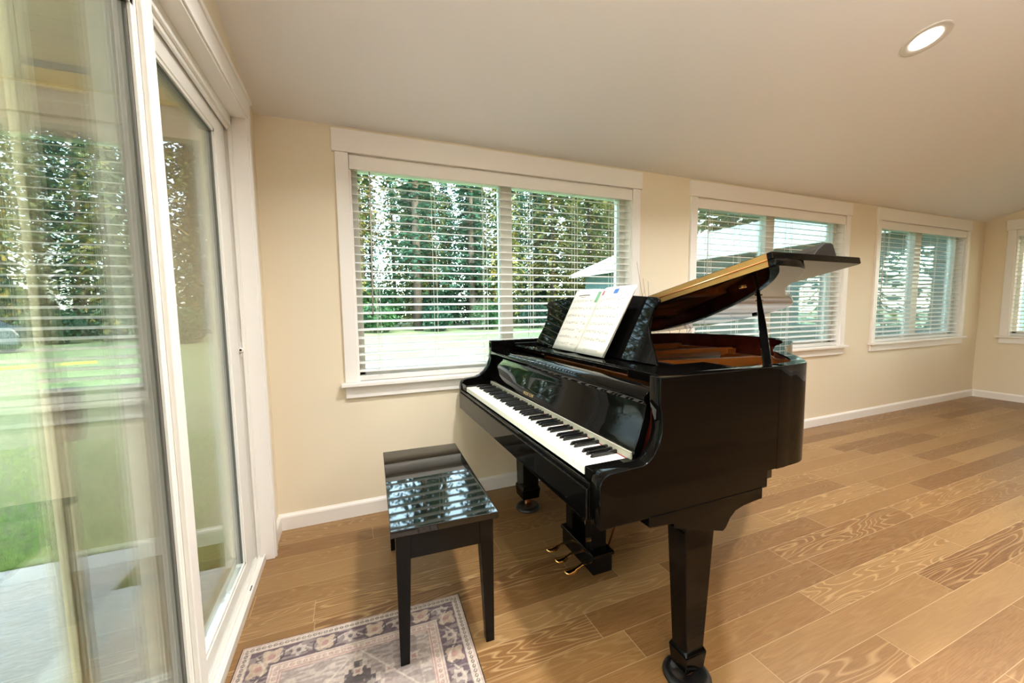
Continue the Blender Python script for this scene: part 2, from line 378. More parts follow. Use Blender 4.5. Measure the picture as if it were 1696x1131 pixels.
# ------------------------------------------------------------------ windows with casing, sash, panes and blinds
# every window is built in its own frame: u along the wall, d = depth into the room (negative = outwards), z up
def window(n, P, a, b, mu0, mu1, blind_label, wand_u, cords):
    """P(u, d, z) -> world point"""
    def bx(m, u0, u1, d0, d1, z0, z1, mi=0):
        c = [P(u, d, z) for u in (u0,u1) for d in (d0,d1) for z in (z0,z1)]
        xs = [p[0] for p in c]; ys = [p[1] for p in c]
        return m.box(min(xs), max(xs), min(ys), max(ys), z0, z1, mi)
    root = struct(empty('window_%d' % n, P((a+b)/2, 0, ZB)))
    m = MB()
    bx(m, a-.080, b+.080, 0, .024, ZT+.001, ZT+.120)         # head casing
    cas = m.build('head_casing', M['trim'], root, .002)
    m = MB(); bx(m, a-.066, a, 0, .019, ZB+.004, ZT); m.build('side_casing', M['trim'], root, .0015)
    m = MB(); bx(m, b, b+.066, 0, .019, ZB+.004, ZT); m.build('side_casing', M['trim'], root, .0015)
    m = MB(); bx(m, a-.088, b+.088, -.05, .052, ZB-.018, ZB+.003); m.build('stool', M['trim'], root, .003)
    m = MB(); bx(m, a-.066, b+.066, 0, .019, ZB-.086, ZB-.018); m.build('apron', M['trim'], root, .0015)
    m = MB()                                                  # jamb liners
    bx(m, a, a+.012, -.10, 0, ZB, ZT); bx(m, b-.012, b, -.10, 0, ZB, ZT); bx(m, a, b, -.10, 0, ZT-.012, ZT); bx(m, a, b, -.138, -.052, ZB-.001, ZB+.012)
    m.build('jamb', M['trim'], root)
    m = MB()                                                  # vinyl frame and mullion
    f0, f1 = -.125, -.062
    bx(m, a+.012, a+.045, f0, f1, ZB+.012, ZT-.012); bx(m, b-.060, b-.012, f0, f1, ZB+.012, ZT-.012)
    bx(m, a+.012, b-.012, f0, f1, ZT-.062, ZT-.012); bx(m, a+.012, b-.012, f0, f1, ZB+.012, ZB+.060)
    bx(m, mu0, mu1, f0, f1+.004, ZB+.06, ZT-.06)
    m.build('frame', M['vinyl'], root, .002)
    m = MB(); bx(m, a+.045, mu0, -.092, -.088, ZB+.06, ZT-.062); m.build('pane', M['glass_win'], root)
    m = MB(); bx(m, mu1, b-.060, -.092, -.088, ZB+.06, ZT-.062); m.build('pane', M['glass_win'], root)
    # blind
    bl = empty('window_blind', P((a+b)/2, -.03, ZB))
    tag(bl, *blind_label)
    m = MB(); bx(m, a+.003, b-.003, .001, .011, ZT-.082, ZT-.008); m.build('valance', M['trim'], bl, .002)
    m = MB(); bx(m, a+.006, b-.006, -.052, -.006, ZT-.070, ZT-.016); m.build('headrail', M['vinyl'], bl, .002)
    m = MB(); z = ZB+.062; tilt = math.radians(12)
    zs = []
    while z < ZT-.085: zs.append(z); z += .0472
    for z in zs:
        pts = []
        for t in (-.5, -.25, 0, .25, .5):                     # crowned slat; outer edge higher
            d = -.030 + t*.050*math.cos(tilt); h = -t*.050*math.sin(tilt) + .0022*(1-4*t*t)
            pts.append((d, z+h))
        poly = [(d, h+.0014) for d, h in pts] + [(d, h-.0014) for d, h in pts[::-1]]
        m.prism(poly, lambda d,h: P(a+.008, d, h), lambda d,h: P(b-.008, d, h))
    m.build('slats', M['slat'], bl)
    m = MB(); bx(m, a+.008, b-.008, -.054, -.006, ZB+.006, ZB+.034); m.build('bottom_rail', M['slat'], bl, .003)
    for u in cords:
        m = MB()
        bx(m, u-.0115, u-.0095, -.0045, -.0025, ZB+.03, ZT-.07); bx(m, u+.0095, u+.0115, -.0045, -.0025, ZB+.03, ZT-.07)
        bx(m, u-.001, u+.001, -.058, -.056, ZB+.03, ZT-.07); bx(m, u-.0115, u+.0115, -.058, -.0025, ZB+.031, ZB+.033)
        m.build('ladder_cord', M['cord'], bl)
    m = MB(); m.tube([P(wand_u, .006, ZT-.086), P(wand_u-.004, .008, 1.6), P(wand_u-.012, .009, 1.17)], .0042, 8); m.build('tilt_wand', M['wand'], bl)
    return root
PB = lambda u, d, z: (u, -d, z)
PR = lambda u, d, z: (L_-d, -u, z)
BG = 'white slatted window blinds'
window(1, PB, *WIN[0], ('wide white slatted blind behind the piano bench and music desk, nearest the glass door', 'blind', BG), .540, (.56,.89,1.21,1.53,1.87,2.18))
window(2, PB, *WIN[1], ('white slatted blind behind the raised piano lid', 'blind', BG), 3.09, (3.13,3.46,4.11,4.63))
window(3, PB, *WIN[2], ('white slatted blind beside the far right corner on the long wall', 'blind', BG), 5.555, (5.66,6.05,6.62,7.0))
window(4, PR, -RY0, -RY1, 1.14, 1.25, ('white slatted blind on the short right wall, cut by the picture edge', 'blind', BG), 1.9, (.38,.8,1.5,1.9))

# ------------------------------------------------------------------ sliding door in the left wall
def door():
    root = struct(empty('door_1', (0, (DY0+DY1)/2, 0)))
    # casing on the room side
    m = MB(); m.box(0, .022, DY0+.005, DY0+.075, 0, DZ); m.box(.022, .028, DY0+.005, DY0+.022, 0, DZ)
    m.build('side_casing', M['trim'], root, .002)
    m = MB(); m.box(0, .022, DY1-.005, DY1-.075, 0, DZ); m.build('side_casing', M['trim'], root, .002)
    m = MB(); m.box(0, .022, DY0+.085, DY1-.085, DZ-.002, DZ+.095); m.box(0, .030, DY0+.095, DY1-.095, DZ+.095, DZ+.112)
    m.box(.022, .028, DY0+.01, DY1-.01, DZ+.001, DZ+.018)
    m.build('head_casing', M['trim'], root, .002)
    # jamb extensions
    m = MB(); m.box(-.036, .020, DY0-.004, DY0+.006, 0, DZ); m.box(-.036, .020, DY1+.004, DY1-.006, 0, DZ); m.box(-.036, .020, DY0, DY1, DZ-.006, DZ+.004)
    m.build('jamb_extension', M['trim'], root, .001)
    # vinyl frame with ribs
    m = MB()
    m.box(-.14, -.036, DY0-.008, DY0, .0, DZ); m.box(-.050, -.040, DY0-.016, DY0-.008, .03, DZ-.04); m.box(-.105, -.092, DY0-.022, DY0-.008, .03, DZ-.04)
    m.box(-.14, -.036, DY1+.008, DY1, .0, DZ)
    m.box(-.14, -.036, DY0, DY1, DZ-.045, DZ-.006); m.box(-.056, -.046, DY0, DY1, DZ-.062, DZ-.045); m.box(-.104, -.094, DY0, DY1, DZ-.062, DZ-.045)
    m.build('frame', M['vinyl'], root, .0015)
    m = MB()                                                   # sill with tracks
    m.box(-.14, -.020, DY0-.008, DY1+.008, 0, .022); m.box(-.024, -.016, DY0-.01, DY1+.01, 0, .036); m.box(-.044, -.040, DY0-.01, DY1+.01, .022, .036)
    m.box(-.060, -.054, DY0-.01, DY1+.01, .022, .030); m.box(-.104, -.098, DY0-.01, DY1+.01, .022, .034)
    m.build('sill_track', M['vinyl'], root, .0012)
    m = MB(); m.box(-.033, -.029, DY0-.22, DY0-.255, .0222, .0228); m.build('weep_slot', M['black_hole'], root)
    # latch keeper on the jamb
    m = MB(); m.box(-.075, -.045, DY0-.0105, DY0-.008, .985, 1.055); m.lathe([(.011,0),(.011,.010),(.005,.012)], (-.056,DY0-.010,1.02), 12, 0, (0,-1,0))
    lk = m.build('latch_keeper', M['vinyl'], root, .001)
    m = MB(); m.lathe([(.0048,0),(.0048,.0135)], (-.056,DY0-.010,1.02), 10, 0, (0,-1,0)); m.build('screw_hole', M['black_hole'], lk)
    # fixed panel (outer track) and sliding panel (inner track)
    def panel(name, x0, x1, y0, y1, st0, st1, gz0, gz1, mat_, bead):
        m = MB()
        m.box(x0, x1, y0, y0-st0, .036, DZ-.05); m.box(x0, x1, y1+st1, y1, .036, DZ-.05)
        m.box(x0, x1, y0-st0, y1+st1, .036, gz0); m.box(x0, x1, y0-st0, y1+st1, gz1, DZ-.05)
        p = m.build(name, mat_, root, .002)
        m = MB(); i0, i1 = y0-st0, y1+st1
        for w, h in ((.012, .004), (.006, .008)):
            m.box(x1-h-.006, x1-h, i0, i0-w, gz0, gz1); m.box(x1-h-.006, x1-h, i1+w, i1, gz0, gz1)
            m.box(x1-h-.006, x1-h, i0, i1, gz0, gz0+w); m.box(x1-h-.006, x1-h, i0, i1, gz1-w, gz1)
        m.build('glazing_bead', mat_, p)
        m = MB(); t = .016; i0 -= t*.6; i1 += t*.6
        xm = (x0+x1)/2
        m.box(xm-.010, xm+.006, i0, i0-.003, gz0+.012, gz1-.012); m.box(xm-.010, xm+.006, i1+.003, i1, gz0+.012, gz1-.012); m.box(xm-.010, xm+.006, i0, i1, gz1-.014, gz1-.011)
        m.build('gasket', M['gasket'], p)
        m = MB(); m.box(xm-.002, xm+.002, y0-st0-.004, y1+st1+.004, gz0+.004, gz1-.004); m.build('pane', M['glass_door'], p)
        return p
    panel('fixed_panel', -.096, -.062, DY0-.020, -1.185, .125, .135, .083, 1.925, M['vinyl'], 1)
    sp = panel('sliding_panel', -.054, -.020, -1.072, DY1+.010, .082, .075, .10, 1.915, M['vinyl'], 1)
    # stile cover strips of the sliding panel facing the room
    m = MB(); m.box(-.020, -.006, -1.098, -1.150, .04, DZ-.052); m.build('interlock_strip', M['vinyl'], sp, .003)
    # insect screen half open on the outer track
    m = MB(); sx0, sx1 = -.135, -.120; y0, y1 = DY0-.02, -1.375
    m.box(sx0, sx1, y0, y0-.055, .03, DZ-.05); m.box(sx0, sx1, y1+.058, y1, .03, DZ-.05); m.box(sx0, sx1, y0, y1, .03, .085); m.box(sx0, sx1, y0, y1, DZ-.10, DZ-.05)
    m.box(sx1, sx1+.006, y1+.035, y1+.018, .03, DZ-.05)
    sc = m.build('screen_door', M['almond'], root, .003)
    m = MB(); m.box(-.1285, -.1265, y0-.05, y1+.05, .08, DZ-.10); m.build('screen_mesh', M['screen'], sc)
    m = MB()
    poly = [(y1+.024,1.045),(y1+.030,1.055),(y1+.060,1.055),(y1+.066,1.045),(y1+.066,.965),(y1+.052,.938),(y1+.034,.938),(y1+.024,.955)]
    m.prism(poly, lambda y,z: (sx1,y,z), lambda y,z: (sx1+.020,y,z)); m.build('handle', M['brown'], sc, .003)
door()

# ------------------------------------------------------------------ recessed ceiling lights
def ceiling_light(x, y, label, group, power=45):
    n = Vector((0, SL if y > YR else -SL, 1)).normalized(); base = Vector((x, y, ceil_z(y)))
    root = empty('recessed_light', base); tag(root, label, 'ceiling light', group)
    m = MB(); dn = -n
    m.lathe([(.100,-.001),(.100,.004),(.094,.006),(.070,.003),(.064,.0),(.062,-.001)], base, 40, 0, dn)
    m.build('trim_ring', M['trimring'], root)
    m = MB(); m.lathe([(.0615,.0005),(.0615,.0022),(.05,.0030)], base, 40, 0, dn); m.build('lens', M['lens'], root)
    ld = bpy.data.lights.new('recessed_lamp', 'AREA'); ld.shape = 'DISK'; ld.size = .16; ld.energy = power; ld.color = (1, .985, .965); ld.spread = math.radians(160)
    lo = bpy.data.objects.new('recessed_lamp', ld); COL.objects.link(lo); lo.location = base + dn*.008
    lo.rotation_euler = Vector((0,0,-1)).rotation_difference(dn).to_euler(); attach(lo, root)
ceiling_light(3.20, -1.21, 'round lit recessed ceiling light above the piano, the only one in the picture', 'recessed ceiling lights')
PW = (42, 30, 14, 22, 6)  # unseen downlights added to light the room and soften shadows
for i, (x, y, w) in enumerate(((1.10,-1.21,'over the bench, above the frame'), (.60,-2.75,'behind the viewer beside the glass door'), (5.4,-1.25,'near the far right wall, above the frame'), (3.2,-3.4,'behind the viewer in the middle'), (5.4,-3.6,'behind the viewer on the right'))):
    ceiling_light(x, y, 'added unseen recessed ceiling light ' + w, 'recessed ceiling lights', PW[i])

# added torchiere, unseen behind the viewer, as fill light for the vaulted ceiling
def added_fill_lamp(x, y):
    root = empty('added_fill_lamp', (x, y, 0)); tag(root, 'added unseen black torchiere with an upward bowl, ceiling fill light behind the viewer', 'lamp')
    m = MB(); m.lathe([(.002,0),(.14,0),(.14,.012),(.12,.022),(.02,.030)], (x,y,0), 32); m.build('base', M['blackmatte'], root)
    m = MB(); m.tube([(x,y,.02),(x,y,.9),(x,y,1.74)], .012, 12); m.build('pole', M['blackmatte'], root)
    m = MB(); m.lathe([(.012,1.73),(.07,1.74),(.15,1.79),(.19,1.86),(.186,1.862),(.145,1.797),(.065,1.752),(.004,1.748)], (x,y,0), 36); m.build('bowl_shade', M['trim'], root)
    m = MB(); m.lathe([(.01,1.755),(.035,1.775),(.045,1.80),(.035,1.83),(.004,1.845)], (x,y,0), 16); m.build('bulb', M['lens'], root)
    ld = bpy.data.lights.new('ceiling_fill', 'AREA'); ld.shape = 'DISK'; ld.size = .30; ld.energy = 215; ld.color = (1, .985, .95); ld.spread = math.radians(170)
    lo = bpy.data.objects.new('ceiling_fill', ld); COL.objects.link(lo); lo.location = (x, y, 1.865); lo.rotation_euler = (PI, 0, 0); attach(lo, root)
added_fill_lamp(1.7, -4.2)

# ------------------------------------------------------------------ rug
def rug():
    Wd, Ln, st = .775, 1.24, .003
    nx, ny = int(Wd/st), int(Ln/st)
    rs = np.random.RandomState(3)
    u = (np.arange(nx+1)/nx - .5)*Wd; v = -(np.arange(ny+1)/ny)*Ln
    U, V = np.meshgrid(u, v)
    def vnoise(sx, sy, seed):
        r = np.random.RandomState(seed); g = r.rand(int(Ln/sy)+3, int(Wd/sx)+3)
        gx = (U+Wd/2)/sx; gy = -V/sy; ix = gx.astype(int); iy = gy.astype(int); fx = gx-ix; fy = gy-iy
        fx = fx*fx*(3-2*fx); fy = fy*fy*(3-2*fy)
        return (g[iy,ix]*(1-fx)+g[iy,ix+1]*fx)*(1-fy)+(g[iy+1,ix]*(1-fx)+g[iy+1,ix+1]*fx)*fy
    cream = np.array((.60,.50,.42)); pink = np.array((.40,.22,.20)); purple = np.array((.15,.11,.12)); dark = np.array((.085,.072,.075)); grey = np.array((.36,.30,.27)); tan = np.array((.52,.40,.30))
    C = np.zeros(U.shape+(3,)); C[:] = cream
    ex = Wd/2-np.abs(U); ey = np.minimum(-V, Ln+V); e = np.minimum(ex, ey)
    along = np.where(ex < ey, V, U)                       # running coordinate of the border
    def put(mask, col, a=1.0): C[mask] = C[mask]*(1-a) + np.array(col)*a
    # field
    fld = e > .148
    n1 = vnoise(.03,.008,1); n2 = vnoise(.012,.012,2); n3 = vnoise(.09,.09,5)
    put(fld, grey); put(fld & (n1 > .52), cream, .55); put(fld & (n3 > .62), purple, .35)
    # stepped diamond medallion
    q = .014; au = np.floor(np.abs(U)/q)*q; av = np.floor(np.abs(V+.60)/q)*q
    md = au/.225 + av/.40
    put(fld & (md < 1.0), dark, .85); put(fld & (md < 1.0) & (n2 > .60), grey, .8)
    put(fld & (md < .62), tan, .75); put(fld & (md < .62) & (n1 > .5), cream, .6); put(fld & (md < .30), purple, .7)
    put(fld & (md > 1.0) & (md < 1.06), cream, .6)
    # small rosettes on the medallion and the field
    def rosette(cu, cv, r, c_out, c_in):
        for s in (-1, 1):
            du, dv = U - s*cu, V - cv; rr = np.hypot(du, dv)*(1+.22*np.cos(4*np.arctan2(dv, du)))
            put(rr < r, c_out, .85); put(rr < r*.45, c_in, .9)
    for cu, cv, r in ((.05,-.36,.022),(.12,-.40,.020),(.165,-.47,.022),(.0,-.30,.018),(.19,-.56,.020),(.09,-.48,.020),(.02,-.43,.018),(.235,-.42,.030),(.14,-.56,.022),(.05,-.62,.03),(.16,-.70,.02),(.11,-.80,.02)):
        rosette(cu, cv, r, tan if r > .019 else pink, pink if r > .019 else cream)
    for cu, cv in ((0,-.235),(.10,-.26),(.18,-.24)): rosette(cu, cv, .016, cream, pink)
    # vine lines in the field corners
    put(fld & (np.abs((np.abs(U)-.05) - .9*(-.20-V)) < .004) & (V > -.42), cream, .7)
    # borders
    b1 = (e > .006) & (e <= .036); b3 = (e > .112) & (e <= .148); b2 = (e > .036) & (e <= .112)
    put(b1 | b3, cream)
    for bmask, mid, per in ((b1, .022, .018), (b3, .130, .020)):
        ph = (along/per) % 1.0
        rr = np.hypot((ph-.5)*per, e-mid)
        put(bmask & (rr < .0068), pink if mid > .1 else dark, .75); put(bmask & (rr < .0030), cream)
        put(bmask & (np.abs(np.abs(e-mid)-.0125) < .0018), pink, .7)
    put(b2, purple); put(b2 & (n1 > .58), grey, .6)
    per = .168; ph = ((along+.03)/per) % 1.0
    rr = np.hypot((ph-.5)*per, (e-.074)); th = np.arctan2(e-.074, (ph-.5)*per)
    put(b2 & (rr*(1+.25*np.cos(4*th)) < .030), tan, .9); put(b2 & (rr < .012), pink, .8)
    ph2 = np.minimum(ph, 1-ph)*per; rr2 = np.hypot(ph2, e-.074)
    put(b2 & (rr2*(1+.2*np.cos(6*np.arctan2(e-.074, ph2))) < .022), cream, .7); put(b2 & (rr2 < .008), dark, .8)
    put(b2 & (np.abs(e-.074-.018*np.sin(2*PI*along/per)) < .0035), cream, .75)
    put(b2 & (np.abs(rr-.038) < .0035) & (e > .06), dark, .8)
    put(np.abs(e-.112) < .003, cream, .9); put(np.abs(e-.036) < .003, cream, .9); put(np.abs(e-.150) < .002, pink, .6)
    C *= (.80 + .30*vnoise(.006,.006,9) + .14*n1)[..., None]
    C[e <= .0055] = (.028,.020,.020)
    C = np.clip(C*.80, 0, 1)
    Z = np.full(U.shape, .005); Z[(e <= .001)] = 0.0005
    me = bpy.data.meshes.new('area_rug')
    co = np.stack([U, V, Z], -1).reshape(-1, 3)
    idx = np.arange((nx+1)*(ny+1)).reshape(ny+1, nx+1)
    fc = np.stack([idx[1:,:-1], idx[1:,1:], idx[:-1,1:], idx[:-1,:-1]], -1).reshape(-1, 4)
    me.from_pydata(co.tolist(), [], fc.tolist())
    ca = me.color_attributes.new('pattern', 'FLOAT_COLOR', 'POINT')
    ca.data.foreach_set('color', np.concatenate([C, np.ones(U.shape+(1,))], -1).astype(np.float32).ravel())
    mt = bpy.data.materials.new('woven_rug'); mt.use_nodes = True; nt = mt.node_tree; b = nt.nodes['Principled BSDF']
    b.inputs['Roughness'].default_value = .95; b.inputs['Specular IOR Level'].default_value = .1
    at = N(nt, 'ShaderNodeVertexColor', layer_name='pattern'); nt.links.new(at.outputs['Color'], b.inputs['Base Color'])
    tc = N(nt, 'ShaderNodeTexCoord'); nz = N(nt, 'ShaderNodeTexNoise'); nz.inputs['Scale'].default_value = 400; nt.links.new(tc.outputs['Object'], nz.inputs['Vector'])
    bp = N(nt, 'ShaderNodeBump'); bp.inputs['Strength'].default_value = .5; bp.inputs['Distance'].default_value = .002; nt.links.new(nz.outputs['Fac'], bp.inputs['Height']); nt.links.new(bp.outputs['Normal'], b.inputs['Normal'])
    me.materials.append(mt)
    o = bpy.data.objects.new('area_rug', me); COL.objects.link(o)
    o.location = (.393, -.838, .0004); o.rotation_euler = (0, 0, math.radians(-2.4))
    tag(o, 'faded oriental rug with dark binding lying by the glass door under the bench leg', 'rug')
rug()

# ------------------------------------------------------------------ piano bench
def bench():
    cx, cy, rz = .694, -.767, math.radians(-2.4)
    root = empty('piano_bench', (cx, cy, 0), rz)
    tag(root, 'low glossy black wooden piano bench in front of the keyboard', 'bench')
    R = Matrix.Rotation(rz, 3, 'Z')
    def place(mb): mb.v = [tuple(R @ Vector(p) + Vector((cx, cy, 0))) for p in mb.v]; return mb
    hx, hy = .181, .374
    place(MB().box(-hx, hx, -hy, hy, .466, .490)).build('seat', M['bench'], root, .003, 3)
    ix, iy = hx-.016, hy-.016
    m = MB(); t = .018
    m.box(-ix+.03, ix-.03, -iy+.004, -iy+.004+t, .375, .466); m.box(-ix+.03, ix-.03, iy-.004-t, iy-.004, .375, .466)
    m.box(-ix+.004, -ix+.004+t, -iy+.03, iy-.03, .375, .466); m.box(ix-.004-t, ix-.004, -iy+.03, iy-.03, .375, .466)
    place(m).build('apron', M['benchleg'], root, .0015)
    for sx in (-1, 1):
        for sy in (-1, 1):
            zf = .0075 if (sx, sy) == (-1, -1) else .0
            m = MB(); m.taper((sx*(ix-.017), sy*(iy-.017), zf), (.015,.015), (sx*(ix-.025), sy*(iy-.025), .466), (.025,.025))
            place(m).build('leg', M['benchleg'], root, .0015)
bench()

# ------------------------------------------------------------------ grand piano
def catmull(P, n=6):
    P = [Vector((*p, 0)) for p in P]; Q = [2*P[0]-P[1]] + P + [2*P[-1]-P[-2]]; o = []
    for i in range(1, len(Q)-2):
        p0, p1, p2, p3 = Q[i-1:i+3]
        for k in range(n):
            t = k/n; q = .5*((2*p1)+(p2-p0)*t+(2*p0-5*p1+4*p2-p3)*t*t+(3*p1-p0-3*p2+p3)*t**3); o.append((q.x, q.y))
    o.append((P[-1].x, P[-1].y)); return o
def offset(pl, d):
    """offset an open polyline to its right-hand side (inside of the case)"""
    o = []
    for i, p in enumerate(pl):
        a = Vector(pl[max(i-1,0)]); b = Vector(pl[min(i+1,len(pl)-1)]); t = (b-a).normalized(); o.append((p[0]+t.y*d, p[1]-t.x*d))
    return o
ZR, ZRB = .995, .650
YS, YT = -.065, -1.540
CURVE = catmull([(2.30,YS),(2.56,-.09),(2.74,-.22),(2.82,-.45),(2.82,-.70),(2.72,-.91),(2.53,-1.05),(2.31,-1.16),(2.12,-1.29),(1.98,-1.43),(1.86,-1.522),(1.74,YT)], 8)
OUT = [(1.66,YS),(2.0,YS)] + CURVE[:-1] + [(1.74,YT-.0004),(1.70,YT-.0004)]
KY0, KY1 = -.205, -1.450
def piano():
    root = empty('grand_piano', (1.75, -.80, 0))
    tag(root, 'glossy black baby grand piano with its lid half raised', 'piano')
    BK = M['black']
    IN = offset(OUT, .048)
    # ---- case: curved rim and the two arms with scrolled fronts
    m = MB(); n = len(OUT)
    def ring(pl, z): return [(x, y, z) for x, y in pl]
    def strip(A, B, mi, sm=True): m.add(A+B, [(i, i+1, n+i+1, n+i) for i in range(n-1)], mi, sm)
    bev = .004
    OUTi = offset(OUT, bev); INo = offset(OUT, .048-bev)
    strip(ring(OUT,ZRB), ring(OUT,ZR-bev), 0); strip(ring(OUT,ZR-bev), ring(OUTi,ZR), 0); strip(ring(OUTi,ZR), ring(INo,ZR), 0)
    strip(ring(INo,ZR), ring(IN,ZR-bev), 0); strip(ring(IN,ZR-bev), ring(IN,.80), 1); strip(ring(IN,.80), ring(IN,ZRB), 1); strip(ring(IN,ZRB), ring(OUT,ZRB), 0)
    rim = m.build('rim', [BK, M['maroon']], root)
    arm = [(1.738,.650),(1.66,.650),(1.66,.595),(1.007,.595),(1.005,.715),(1.010,.731),(1.020,.742),(1.036,.748),(1.148,.753),(1.164,.759),(1.180,.771),(1.194,.789),(1.206,.812),(1.213,.842),(1.212,.872),(1.208,.900),(1.203,.925),(1.203,ZR),(1.738,ZR)]
    armL = [(1.66,.595),(1.007,.595),(1.004,.720),(1.010,.748),(1.022,.764),(1.042,.772),(1.100,.778),(1.130,.790),(1.160,.812),(1.184,.845),(1.196,.885),(1.200,.925),(1.200,ZR),(1.66,ZR)]
    MB().prism(arm, lambda x,z: (x,YT,z), lambda x,z: (x,YT+.046,z), 0, True).build('treble_arm', BK, root, .003, 3)
    MB().prism(armL, lambda x,z: (x,YS-.046,z), lambda x,z: (x,YS,z), 0, True).build('bass_arm', BK, root, .003, 3)
    # scroll piece beside the keys on the bass side
    scr = [(1.20,.745),(1.20,.86),(1.215,.83),(1.235,.80),(1.262,.781),(1.30,.776),(1.345,.774),(1.37,.765),(1.385,.745)]
    # ---- key bed, slip, blocks
    MB().box(1.020, 1.66, YT+.046, YS-.046, .605, .690).build('keybed', BK, root, .002)
    MB().box(1.000, 1.0105, YT+.046, YS-.046, .600, .711).build('key_slip', BK, root, .0045, 4); MB().box(.992, 1.001, YT+.046, YS-.046, .600, .696).build('key_slip_moulding', BK, root, .004, 4)
    m = MB(); m.box(1.010, 1.22, YS-.046, KY0+.002, .690, .748); m.build('cheek_block', BK, root, .003)
    m = MB(); m.box(1.012, 1.22, KY1-.002, YT+.046, .690, .744); m.build('cheek_block', BK, root, .003)
    # ---- keys
    kw = (KY0-KY1)/52
    black_after = {0:1,1:0}                                  # from A0: A A# B | C C# D D# E F F# G G# A A# B
    pat = 'ABCDEFG'; sharps = set('ACDFG')
    wkey = MB().box(1.012, 1.160, -kw/2+.0005, kw/2-.0005, .716, .7405)
    wk = None; bkk = None
    for i in range(52):
        yc = KY0 - (i+.5)*kw
        if wk is None:
            mb = MB(); mb.v = [(x, y+yc, z) for x, y, z in wkey.v]; mb.f = wkey.f; mb.m = wkey.m; mb.sm = wkey.sm
            wk = mb.build('white_key', M['ivory'], root, .0012, 2, origin=(1.086, yc, .728)); o = wk
        else:
            o = wk.copy(); COL.objects.link(o); o.location = (1.086, yc, .728)
        if i < 51 and pat[i % 7] in sharps:
            yb = KY0 - (i+1)*kw
            if bkk is None:
                mb = MB(); h = .0058; t = .0046
                vs = [(1.064,yb-h,.738),(1.160,yb-h,.738),(1.160,yb+h,.738),(1.064,yb+h,.738),(1.073,yb-t,.7515),(1.160,yb-t,.7525),(1.160,yb+t,.7525),(1.073,yb+t,.7515)]
                mb.add(vs, [(0,3,2,1),(4,5,6,7),(0,1,5,4),(1,2,6,5),(2,3,7,6),(3,0,4,7)])
                bkk = mb.build('black_key', M['ebony'], root, .0012, 2, origin=(1.112, yb, .745))
            else:
                o = bkk.copy(); COL.objects.link(o); o.location = (1.112, yb, .745)
    MB().box(1.157, 1.168, KY0, KY1, .736, .7415).build('name_felt', M['felt'], root)
    # ---- fallboard: tall panel behind the keys with a rolled lip
    prof = [(1.165,.742),(1.165,.778),(1.180,.810),(1.196,.862),(1.205,.905),(1.196,.915),(1.194,.924),(1.199,.932),(1.215,.944),(1.262,.950),(1.270,.946),(1.270,.936),(1.222,.926),(1.222,.860),(1.204,.80),(1.186,.744)]
    fb = MB().prism(prof, lambda x,z: (x,KY1-.030,z), lambda x,z: (x,YS-.050,z), 0, True).build('fallboard', BK, root, .0015)
    MB().box(1.1595, 1.1655, KY1-.02, KY0, .7425, .7655).build('name_strip', M['strip'], fb, .001)['label'] = 'pale strip along the foot of the fallboard'
    tcv = bpy.data.curves.new('maker_lettering', 'FONT'); tcv.body = 'WESTON'; tcv.size = .021; tcv.extrude = .0004; tcv.align_x = 'CENTER'; tcv.space_character = 1.35
    to = bpy.data.objects.new('maker_lettering', tcv); COL.objects.link(to); to.data.materials.append(M['gold'])
    d = Vector((.015, 0, .032)).normalized(); nrm = Vector((-d.z, 0, d.x))
    mw = Matrix.Identity(4); xv = Vector((0,-1,0))
    for r in range(3): mw[r][0] = xv[r]; mw[r][1] = d[r]; mw[r][2] = nrm[r]
    mw.translation = Vector((1.1665, -.72, .781)) + nrm*.0006
    bpy.context.view_layer.update(); lm = bpy.data.meshes.new_from_object(to); bpy.data.objects.remove(to)
    to = bpy.data.objects.new('maker_lettering', lm); COL.objects.link(to)
    to.location, to.rotation_euler = mw.translation, mw.to_euler(); attach(to, fb); to['label'] = 'small gold maker lettering'
    # ---- action well behind the lip
    m = MB(); m.box(1.222, 1.38, KY1-.03, YS-.05, .70, .905); m.build('action_rail', M['maroon'], root, .004)
    for y in (-.42, -.93): MB().box(1.28, 1.345, y-.012, y+.012, .905, .909).build('rail_tape', M['paper'], root)
    # ---- music shelf, desk
    m = MB(); m.box(1.345, 1.385, -1.235, YS-.075, .944, .970); m.box(1.335, 1.349, -1.235, YS-.075, .950, .966)
    m.box(1.385, 1.56, -1.235, YS-.075, .946, .968); m.box(1.33, 1.70, -1.488, -1.236, .938, .972); m.box(1.56, 1.70, -1.40, -1.236, .938, .970); m.box(1.345,1.70, YS-.050, YS-.075, .940, .978)
    ms = m.build('music_shelf', BK, root, .003, 3)
    yc = -.712; tilt = math.radians(13)
    side = [(.525,0),(.495,.05),(.460,.10),(.440,.145),(.440,.19),(.455,.225),(.470,.245),(.466,.258),(.450,.265)]
    top = [(.30,.277),(0,.282)]
    half = side + top; poly = half + [(-a, b) for a, b in half[::-1][1:]]
    def dk(w, h, t): return (1.462 + h*math.sin(tilt) + t*math.cos(tilt), yc + w, .972 + h*math.cos(tilt) - t*math.sin(tilt))
    MB().prism(poly, lambda w,h: dk(w,h,0), lambda w,h: dk(w,h,.016), 0, False).build('music_desk', BK, root, .004, 3)
    # ---- iron plate, soundboard, strings
    inner = offset(OUT, .050)
    ply = [(x, y) for x, y in inner if x > 1.6]
    MB().prism(ply, lambda x,y: (x,y,.800), lambda x,y: (x,y,.812)).build('soundboard', M['spruce'], root)
    flange_in = offset(OUT, .150); no = len(inner)
    m = MB()
    for A, B in (((inner,.878),(flange_in,.878)), ((inner,.852),(flange_in,.852))):
        m.add([(x,y,A[1]) for x,y in A[0]] + [(x,y,B[1]) for x,y in B[0]], [(i,i+1,no+i+1,no+i) for i in range(no-1)])
